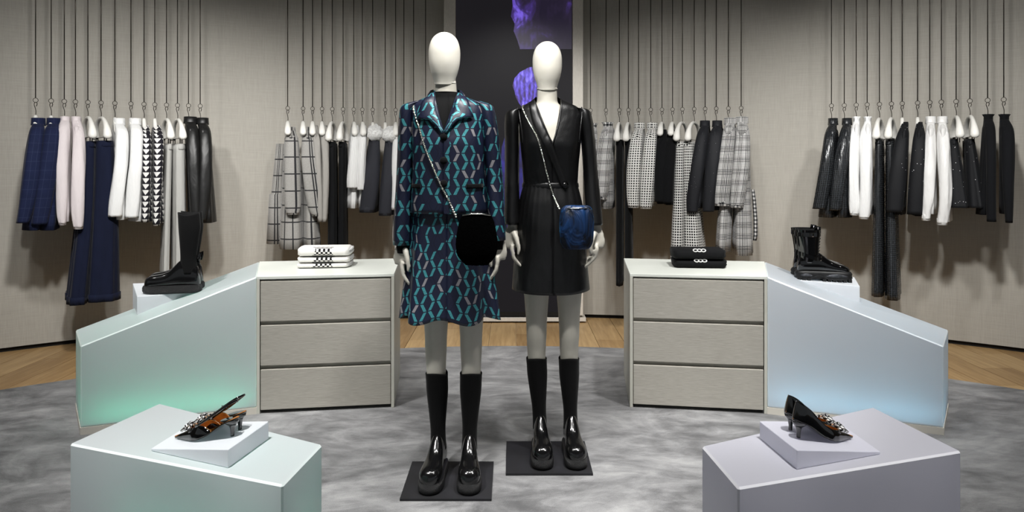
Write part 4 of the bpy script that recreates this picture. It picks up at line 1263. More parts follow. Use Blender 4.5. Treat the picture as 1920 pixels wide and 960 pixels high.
# ------------------------------------------------------------------ heeled shoes
def shoe(name, plane, toe_uv, heel_uv, sling, label, group, base_poly):
    p0, n = plane
    toe, heel = hit(*toe_uv, p0, n), hit(*heel_uv, p0, n)
    yax = (heel - toe).normalized()             # local +y from toe to heel
    zax = n.normalized(); xax = yax.cross(zax).normalized()
    yax = zax.cross(xax)
    root = empty(name)
    L = 0.234
    org = heel - yax * (0.203 * 1.04) + zax * 0.0008     # toe tip of the local frame
    root.matrix_world = Matrix(((xax.x, yax.x, zax.x, org.x), (xax.y, yax.y, zax.y, org.y), (xax.z, yax.z, zax.z, org.z), (0, 0, 0, 1))) @ Matrix.Scale(1.04, 4)
    # stations along y: sole height, half width, arch height, opening angle
    Y = np.array([0.0, 0.015, 0.035, 0.06, 0.085, 0.11, 0.14, 0.165, 0.19, 0.212, 0.226, 0.234])
    ZS = np.array([0.004, 0.002, 0.001, 0.001, 0.002, 0.005, 0.014, 0.027, 0.040, 0.047, 0.049, 0.050])
    WD = np.array([0.0004, 0.0045, 0.0115, 0.022, 0.032, 0.0365, 0.034, 0.030, 0.028, 0.0245, 0.015, 0.0])
    if sling: HT = np.array([0.003, 0.009, 0.016, 0.026, 0.036, 0.046, 0.054, 0.03, 0.01, 0.008, 0.008, 0.008])
    else: HT = np.array([0.003, 0.009, 0.016, 0.025, 0.034, 0.042, 0.048, 0.052, 0.056, 0.059, 0.060, 0.058])
    OP = np.array([0, 0, 0, 0.0, 0.30, 0.42, 0.40, 0.36, 0.36, 0.36, 0.35, 0.3] if sling else [0, 0, 0, 0.0, 0.36, 0.50, 0.52, 0.48, 0.42, 0.36, 0.30, 0.25]) * (PI / 2)
    ys = np.linspace(0, L if not sling else 0.154, 40 if not sling else 26)
    I = lambda y, a: float(np.interp(y, Y, a))
    def wall(side, k, dz=0.0):
        rows = []
        for y in ys:
            zs_, w, h, op = I(y, ZS), I(y, WD), I(y, HT), I(y, OP)
            row = []
            for j in range(9):
                th = op + (PI / 2 - op) * j / 8
                c, s_ = math.cos(th), math.sin(th)
                if sling and y > 0.108:
                    c = c * max(0.08, 1 - ((y - 0.108) / 0.046) ** 1.5)
                row.append((side * w * k * s_ ** 0.7, y, zs_ + 0.002 + dz + h * k * c))
            rows.append(row)
        return rows
    for k, nm, m_ in ((1.0, 'upper', M_PATENT), (0.955, 'lining', M_TAN)):
        mb = MB()
        for sd in (-1, 1): mb.grid(wall(sd, k, 0.0005 if k < 1 else 0.0)[:-3 if (k < 1 and not sling) else None])
        o = mb.build(nm, m_, root)
        mod(o, 'SOLIDIFY', thickness=0.0012, offset=0)
        mod(o, 'SUBSURF', levels=1, render_levels=1)
    full = np.linspace(0, L, 36)
    mb = MB(); mb.grid([[(q * I(y, WD) * 0.98, y, I(y, ZS) + 0.0035) for q in np.linspace(-1, 1, 7)] for y in full[6:]]).build('insole', M_TAN, root)
    mb = MB()
    mb.loft([[(I(y, WD) * math.cos(a), y, I(y, ZS) + 0.001 + 0.002 * math.sin(a)) for a in [2 * PI * i / 12 for i in range(12)]] for y in full]).build('sole', M_PATENT, root)
    # kitten heel
    rows = catmull([(0.049, 0.202, 0.024, 0.028), (0.040, 0.207, 0.018, 0.021), (0.030, 0.209, 0.0095, 0.0105), (0.015, 0.206, 0.0056, 0.006), (0.0, 0.203, 0.0056, 0.0058)], 18)
    mb = MB(); mb.loft([sring(0, cy, z_, rx, ry, 16) for z_, cy, rx, ry in rows]).build('heel', M_PATENT, root)
    if sling:
        for sd in (-1, 1):
            pts = catmull([(sd * 0.033, 0.108, 0.043), (sd * 0.031, 0.150, 0.062), (sd * 0.026, 0.196, 0.085), (sd * 0.018, 0.224, 0.098), (0.0, 0.233, 0.101)], 16)
            MB().tube(pts, [(0.0013, 0.0029)] * 16, 8).build('sling_strap', M_PATENT, root)
        m = MB(); m.torus((-0.0275, 0.178, 0.077), 0.005, 0.0012, 'x', 4, 6, rot=Matrix.Rotation(PI / 4, 3, 'X')); m.torus((0.0275, 0.178, 0.077), 0.005, 0.0012, 'x', 4, 6, rot=Matrix.Rotation(PI / 4, 3, 'X'))
        m.build('buckle', M_STEEL, root, smooth=False)
    # crystal knot on the toe
    kz = I(0.072, ZS) + I(0.072, HT) + 0.003
    kn = empty('bow'); kn.parent = root; kn.location = (0, 0.066, kz)
    m = MB()
    for sd in (-1, 1):
        m.torus((sd * 0.014, 0.0, 0.004), 0.0115, 0.0042, 'z', 20, 8, rot=Matrix.Rotation(sd * 0.5, 3, 'Y'), sq=0.8)
    m.torus((0, 0, 0.006), 0.0065, 0.0042, 'x', 16, 8)
    m.build('knot', M_ROPE, kn)
    m = MB()
    for sd in (-1, 1): m.tube([(sd * 0.006, 0.0, 0.005), (sd * 0.016, -0.010, 0.002), (sd * 0.022, -0.020, -0.006)], 0.0038, 8)
    m.build('knot_end', M_STEEL, kn)
    tag(root, label, 'shoe', group)
    return root
PL_L, PL_R = plane_of(WLp, wl_t), plane_of(WRp, wr_t)
shoe('slingback_shoe', PL_L, (330, 824), (436, 818), True, 'near black patent slingback heel with crystal knot on white riser', 'black slingback heels', WLp)
shoe('slingback_shoe', PL_L, (353, 806), (450, 806), True, 'far black patent slingback heel with crystal knot, behind its twin', 'black slingback heels', WLp)
shoe('pump_shoe', PL_R, (1604, 824), (1497, 821), False, 'near black patent kitten-heel pump with crystal knot on lilac riser', 'black kitten-heel pumps', WRp)
shoe('pump_shoe', PL_R, (1584, 806), (1482, 807), False, 'far black patent kitten-heel pump with crystal knot, behind its twin', 'black kitten-heel pumps', WRp)

# ------------------------------------------------------------------ folded sweaters
def check_knit():
    g = G('white_sweater_check', lin('#e9e8e4'), 0.9, 0, 0.2, 0.2)
    s = g.sep(g.obj())
    p = 0.0125
    y = g.m('ADD', s[2], g.m('MULTIPLY', s[1], -1.0))
    a, b = square(g, s[0], p * 2), square(g, y, p * 2)
    chk = g.m('ABSOLUTE', g.m('SUBTRACT', a, b))
    msk = g.m('LESS_THAN', g.m('ADD', g.m('ABSOLUTE', g.m('ADD', s[0], 0.0)), g.m('MULTIPLY', g.m('ABSOLUTE', g.m('SUBTRACT', y, 0.10)), 0.5)), 0.065)
    msk = g.m('MULTIPLY', msk, g.m('LESS_THAN', s[1], -0.05))
    g.color(g.mix(g.m('MULTIPLY', chk, msk), lin('#eceae6'), lin('#141416')))
    g.bump(g.noise(g.obj(), 60, 3), 0.2, 0.004)
    return g.mat
M_CHK = check_knit()
def folded(loc, rz, w, d, h, m_, label, group, motif=False, seed=0):
    root = empty('folded_sweater', loc, rz)
    rings = []
    for i in range(25):
        x = -w / 2 + w * i / 24
        e = min(1.0, min(i, 24 - i) / 1.5 + 0.75)
        ring = []
        for j in range(32):
            a = 2 * PI * j / 32
            c, s_ = math.cos(a), math.sin(a)
            k = 1 + 0.02 * mnoise.noise(Vector((x * 9 + seed, c * 2, s_ * 2)))
            ring.append((x + 0.004 * mnoise.noise(Vector((c, s_, seed + i * 0.2))), d / 2 * e * k * math.copysign(abs(c) ** 0.45, c), h / 2 + h / 2 * 0.985 * e ** 0.5 * math.copysign(abs(s_) ** 0.6, s_)))
        rings.append(ring)
    MB().loft(rings).build('folded_body', m_, root)
    fl = MB()
    for q in (0.33, 0.66):
        fl.tube([(w / 2 - 0.010, -d * 0.40, h * q), (w / 2 + 0.004, -d * 0.2, h * q), (w / 2 + 0.007, d * 0.1, h * q + 0.002), (w / 2 + 0.003, d * 0.4, h * q)], [(0.008, h * 0.16)] * 4, 8)
    fl.build('fold_edge', m_ if motif else M_WHITE, root)
    if motif:
        for k in range(3):
            m = MB(); m.torus((-0.024 + k * 0.022, -d * 0.46, h * 0.93), 0.012, 0.0035, 'z', 16, 6, sq=0.8, rot=Matrix.Rotation(0.75, 3, 'X'))
            m.build('chain_motif', M_WHITE, root)
    tag(root, label, 'sweater', group)
    return root
XS, YSW = px(609, 490, 4.30).x, 4.32
for k, (z_, h, dx, lb) in enumerate(((0.0, 0.030, -0.004, 'bottom white folded sweater with black check in the stack of three'), (0.0305, 0.034, 0.0, 'middle white folded sweater with black check in the stack of three'), (0.065, 0.050, 0.0, 'top white folded sweater with black check in the stack of three'))):
    folded((XS + dx, YSW, CT + z_ + 0.0005), math.radians(6), 0.285, 0.22, h, M_CHK, lb, 'folded white sweaters', False, k)
XS = px(1309, 490, 4.30).x
for k, (z_, h, dx, lb) in enumerate(((0.0, 0.046, 0.004, 'lower black folded sweater with white chain motif'), (0.0465, 0.058, -0.002, 'upper black folded sweater with white chain motif'))):
    folded((XS + dx, YSW, CT + z_ + 0.0005), math.radians(-5), 0.288, 0.22, h, M_BLACK, lb, 'folded black sweaters', True, 5 + k)

# ------------------------------------------------------------------ hanging clothes
RINGZ, NECKZ, RR_ROD = 1.730, 1.620, 5.45
def rod_pos(u):
    k = (u - 960.0) / F
    a, b, c = 1 + k * k, -2 * WC, WC * WC - RR_ROD * RR_ROD
    Y = (-b + math.sqrt(b * b - 4 * a * c)) / (2 * a)
    return Vector((k * Y, Y))
# prototypes (linked once used)
def make_rod():
    root = empty('hanging_rod')
    MB().tube([(0, 0, CEIL - RINGZ), (0, 0, 0.016)], 0.0032, 8).build('rod', M_METAL, root)
    m = MB(); m.torus((0, 0, 0), 0.0145, 0.0018, 'x', 20, 6); m.build('ring', M_METAL, root)
    return root
def hook_mesh():
    zt = RINGZ - NECKZ
    P = [(0, 0.004, zt - 0.040), (0, 0.009, zt - 0.024), (0, 0.004, zt - 0.0135), (0, -0.005, zt - 0.017), (0, -0.008, zt - 0.030), (0, -0.002, zt - 0.050), (0, 0.002, zt - 0.075), (0, 0.0, -0.002)]
    return MB().tube(catmull(P, 28), 0.0022, 6)
def make_hanger(clips, wide=False):
    root = empty('clip_hanger' if clips else ('wide_hanger' if wide else 'coat_hanger'))
    hook_mesh().build('hook', M_METAL, root)
    for s_ in (-1, 1):
        if clips:
            P = catmull([(0, 0, 0.004), (s_ * 0.05, 0, 0.000), (s_ * 0.11, 0, -0.022), (s_ * 0.16, 0, -0.058), (s_ * 0.188, 0, -0.098), (s_ * 0.196, 0, -0.128), (s_ * 0.196, 0, -0.142)], 22)
            R = catmull([(0.011, 0.010), (0.012, 0.013), (0.014, 0.016), (0.018, 0.020), (0.025, 0.024), (0.026, 0.024), (0.010, 0.010)], 22)
        elif wide:
            P = catmull([(0, 0, 0.004), (s_ * 0.05, 0, 0.000), (s_ * 0.11, 0, -0.020), (s_ * 0.155, 0, -0.052), (s_ * 0.18, 0, -0.085), (s_ * 0.187, 0, -0.100)], 20)
            R = catmull([(0.012, 0.010), (0.014, 0.013), (0.017, 0.016), (0.022, 0.020), (0.023, 0.020), (0.010, 0.010)], 20)
        else:
            P = catmull([(0, 0, 0.004), (s_ * 0.020, 0, -0.012), (s_ * 0.05, 0, -0.045), (s_ * 0.09, 0, -0.080), (s_ * 0.125, 0, -0.105)], 16)
            R = catmull([(0.012, 0.011), (0.013, 0.012), (0.014, 0.013), (0.016, 0.014), (0.010, 0.009)], 16)
        MB().tube(P, [tuple(r) for r in R], 12).build('arm', M_HANGER, root)
    if clips:
        MB().tube([(-0.17, 0, -0.130), (0.17, 0, -0.130)], 0.0022, 6).build('bar', M_METAL, root)
        for s_ in (-1, 1):
            m = MB().box((s_ * 0.13, 0.006, -0.150), (0.022, 0.004, 0.040)).box((s_ * 0.13, -0.006, -0.150), (0.022, 0.004, 0.040)).tube([(s_ * 0.13, -0.006, -0.135), (s_ * 0.13, 0.006, -0.135)], 0.004, 6)
            m.build('clip', M_METAL, root, smooth=False)
    return root
P_ROD, P_COAT, P_CLIP, P_WIDE = make_rod(), make_hanger(False), make_hanger(True), make_hanger(False, True)
used = set()
def inst(proto, loc, rz):
    if proto.name not in used:
        used.add(proto.name)
        proto.location = loc; proto.rotation_euler = (0, 0, rz)
        return proto
    return copy_tree(proto, None, loc, rz)

def frame(u, lean):
    P = rod_pos(u)
    d = P.normalized()
    cosa = d.y
    s = F / P.y
    phi = math.asin(max(-0.5, min(0.5, lean / s * cosa / 0.2)))
    X = -d * math.cos(phi) + Vector((d.y, -d.x)) * math.sin(phi)
    rz = math.atan2(X.y, X.x)
    def loc(uu, v, x):
        """pixel -> local (y,z) at local depth x; also metres per pixel across"""
        Yx = P.y - x * math.cos(phi) * d.y
        lat = (uu - 960.0) / F * Yx
        # lateral offset from the line through the hook, measured across the view
        k = (uu - u) * Yx / F * cosa
        y = (k - x * math.sin(phi)) / math.cos(phi)
        return y, CH - (v - VH) / F * Yx - NECKZ, Yx / F * cosa
    return P, rz, loc

def top_garment(name, u, ctrl, hem, m_, label, cat, group, lean=0, collar='band', mc=None, cuff=None, mcuff=None, buttons=None, fold=0.07, xw=0.19, seed=0, extra=None, hook_u=None):
    P, rz, L = frame(u, lean)
    root = empty(name, (P.x, P.y, NECKZ), rz)
    mc = mc or m_
    xp = [0.055, 0.135, xw - 0.008, xw + 0.006, xw + 0.004, xw, xw, xw]
    rxs = [0.030, 0.045, 0.050, 0.048, 0.045, 0.042, 0.040, 0.040]
    rows = []
    for i, (uu, v, w) in enumerate(ctrl):
        y, z, mp = L(uu, v, xp[i])
        rows.append((xp[i], y, z, rxs[i], w / 2 * mp * 0.94))
    R = catmull(rows, 30)
    rnd = random.Random(seed)
    ph = rnd.random() * 6
    sf = sfold(ph, fold)
    for sd in (1, -1):
        rings = []
        for i, r in enumerate(R):
            t = i / 29
            rings.append(sring(sd * r[0], r[1], r[2], r[3], r[4], 20, 2.7, sf, t, 0.3))
        e = rings[-1]
        cx, cy = sd * R[-1][0], R[-1][1]
        inn = [[(cx + (x - cx) * 0.9, cy + (y - cy) * 0.9, z + 0.002) for x, y, z in e], [(cx + (x - cx) * 0.85, cy + (y - cy) * 0.85, z + 0.03) for x, y, z in e]]
        MB().loft(rings + inn).build('sleeve', m_, root)
        if cuff:
            z1_, k1 = R[-1][2], cuff
            q = [r for r in R if r[2] < z1_ + 0.034][0]
            cm = MB().loft([sring(cx, cy, z1_ + dz, R[-1][3] * k, R[-1][4] * k, 20, 2.2) for dz, k in ((0.034, 0.98), (0.032, k1), (-0.008, k1), (-0.009, k1 * 0.9), (0.01, k1 * 0.88))])
            cm.build('cuff', mcuff or m_, root)
        if buttons and sd == 1:
            b = MB()
            for k in range(3): b.ball((R[-1][0] + R[-1][3] * 0.72, R[-1][1] + R[-1][4] * 0.62, R[-1][2] + 0.022 + k * 0.013), 0.0052, 8, 5)
            b.build('cuff_buttons', buttons, root)
    # torso
    hu, hv, hw = hem
    y0, z0, mp0 = L(ctrl[0][0], ctrl[0][1] - 3, 0.0)
    y1, z1_, mp1 = L(hu, hv, 0.0)
    w0 = ctrl[0][2] * mp0 / 2
    w1 = hw * mp1 / 2 * (0.80 if hw < 37 else 0.92)
    rows = [(z0, y0, 0.045, w0 * 0.9), (z0 - 0.02, y0, 0.080, w0 * 1.0), (z0 - 0.05, y0 + (y1 - y0) * 0.06, 0.140, w0 * 1.05), (z0 - 0.10, y0 + (y1 - y0) * 0.15, xw - 0.012, w0 * 0.8 + w1 * 0.3),
            (z0 + (z1_ - z0) * 0.5, y0 + (y1 - y0) * 0.5, xw - 0.010, w0 * 0.35 + w1 * 0.65), (z1_, y1, xw + 0.008, w1)]
    rings = []
    for i, r in enumerate(catmull(rows, 26)):
        t = i / 25
        rings.append(sring(0, r[1], r[0], r[2], r[3], 32, 2.3, lambda a, tt: 1 + 0.10 * tt * tt * math.sin(5 * a + ph) * abs(math.sin(a)) + 0.02 * math.sin(9 * a + 5 * tt), t))
    MB().loft(rings).build('body', m_, root)
    if collar in ('band', 'flap'):
        h = 0.024 if collar == 'band' else 0.044
        k = 1.28 if collar == 'flap' else 1.06
        MB().loft([sring(0.012, y0, z0 + dz, rx, w0 * kk, 24, 2.2) for dz, rx, kk in ((-0.022, 0.060, k * 1.05), (0.0, 0.052, k), (h * 0.6, 0.046, 0.98 * k), (h * 0.62, 0.042, 0.86 * k), (-0.01, 0.042, 0.82 * k))], True, False, True).build('collar', mc, root)
    elif collar == 'ruffle':
        MB().loft([sring(0.012, y0, z0 + dz, rx, w0 * kk, 40, 2.0, lambda a, t: 1 + 0.10 * t * math.sin(9 * a), t) for dz, rx, kk, t in ((-0.02, 0.058, 1.0, 0), (0.006, 0.046, 0.98, 0.3), (0.022, 0.056, 1.25, 1.0), (0.020, 0.050, 1.1, 1.0), (0.0, 0.040, 0.85, 0))], True, False, True).build('collar', mc, root)
    elif collar == 'fur':
        m = MB()
        rings = []
        for i in range(15):
            t = i / 14
            xx = 0.235 * t - 0.03
            for_c = (xx, y0, z0 - 0.005 - 0.045 * t)
            ring = []
            for j in range(18):
                a = 2 * PI * j / 18
                q = Vector((for_c[0], for_c[1] + 0.060 * math.cos(a), for_c[2] + 0.050 * math.sin(a)))
                q += Vector((0, math.cos(a), math.sin(a))) * (0.016 * mnoise.noise(q * 55) + 0.008 * mnoise.noise(q * 130))
                k = min(1, (i + 0.4) / 2.5, (14.4 - i) / 2.5)
                ring.append((q.x, y0 + (q.y - y0) * k, for_c[2] + (q.z - for_c[2]) * k))
            rings.append(ring)
        m.loft(rings).build('shearling_collar', M_FURW, root)
    if extra: extra(root, L, R)
    tag(root, label, cat, group)
    return root

def bottom_garment(name, u, top, bot, m_, label, cat, group, lean=0, pleat=0.10, cuff=False, short=False, seed=0, mid=None):
    P, rz, L = frame(u, lean)
    root = empty(name, (P.x, P.y, NECKZ), rz)
    rnd = random.Random(seed); ph = rnd.random() * 6
    for sd in (1, -1):
        x = 0.075 * sd
        pts = [top] + ([mid] if mid else []) + [bot]
        rows = []
        for i, (uu, v, w) in enumerate(pts):
            y, z, mp = L(uu, v, 0.08)
            t = i / (len(pts) - 1)
            rows.append((x * (1 + 0.3 * t), y, z, 0.085 + 0.025 * t, w / 2 * mp))
        R = catmull(rows, 26)
        rings = []
        for i, r in enumerate(R):
            t = i / 25
            rings.append(sring(r[0], r[1], r[2], r[3], r[4], 36, 2.4, lambda a, tt: 1 + pleat * (0.35 + 0.65 * tt) * (0.6 * math.sin(6 * a + ph + sd) + 0.4 * math.sin(10 * a + 2 * ph + 1.5 * tt)), t))
        MB().loft(rings).build('short_leg' if short else 'trouser_leg', m_, root)
        if cuff:
            r = R[-1]
            MB().loft([sring(r[0], r[1], r[2] + dz, r[3] * k, r[4] * k, 36, 2.4, lambda a, tt: 1 + pleat * (0.6 * math.sin(6 * a + ph + sd) + 0.4 * math.sin(10 * a + 2 * ph + 1.5)), 1) for dz, k in ((0.045, 1.0), (0.042, 1.05), (-0.004, 1.05), (-0.004, 0.9))]).build('turn_up', m_, root)
    uu, v, w = top
    y, z, mp = L(uu, v, 0.0)
    hw = w / 2 * mp
    MB().loft([sring(0, y, z + dz, rx, hw * k, 32, 2.4) for dz, rx, k in ((-0.035, 0.165, 1.0), (-0.03, 0.168, 1.04), (0.006, 0.160, 0.95), (0.006, 0.15, 0.8))]).build('waistband', m_, root)
    tag(root, label, cat, group)
    return root

def gingham_sash(root, L, R):
    pts = []
    rows = []
    for v, u0, u1 in ((355, 1409, 1414), (375, 1411, 1417), (410, 1413, 1420), (440, 1413, 1420), (450, 1412, 1418)):
        ya, z, _ = L(u0, v, -0.05); yb, z2_, _ = L(u1, v, -0.05)
        rows.append([(-0.05, ya, z), (-0.03, (ya + yb) / 2, z), (-0.05, yb, z)])
    o = MB().grid(rows).build('gingham_panel', M_GING, root)
    mod(o, 'SOLIDIFY', thickness=0.006, offset=0)
def pink_buttons(root, L, R):
    for k in range(4):
        r = R[1 + k * 2]
        MB().ball((r[0] + r[3] * 0.9, r[1] + 0.004, r[2]), (0.006, 0.009, 0.009), 10, 6).build('button', M_PINK, root)
def ruffle_back(root, L, R):
    rows = []
    for v, u0, u1 in ((270, 518, 534), (320, 513, 532), (362, 509, 532), (364, 505, 534), (400, 503, 536), (455, 500, 540)):
        ya, z, _ = L(u0, v, -0.15); yb, _, _ = L(u1, v, -0.15)
        rows.append(sring(-0.13, (ya + yb) / 2, z, 0.07, (yb - ya) / 2, 20, 2.4))
    MB().loft(rows).build('ruffled_back', M_PANE, root)

GL, GCL, GCR, GR = 'clothes on the far left rail', 'clothes on the rail left of the screen', 'clothes on the rail right of the screen', 'clothes on the far right rail'
T, B_ = 'top', 'bottom'
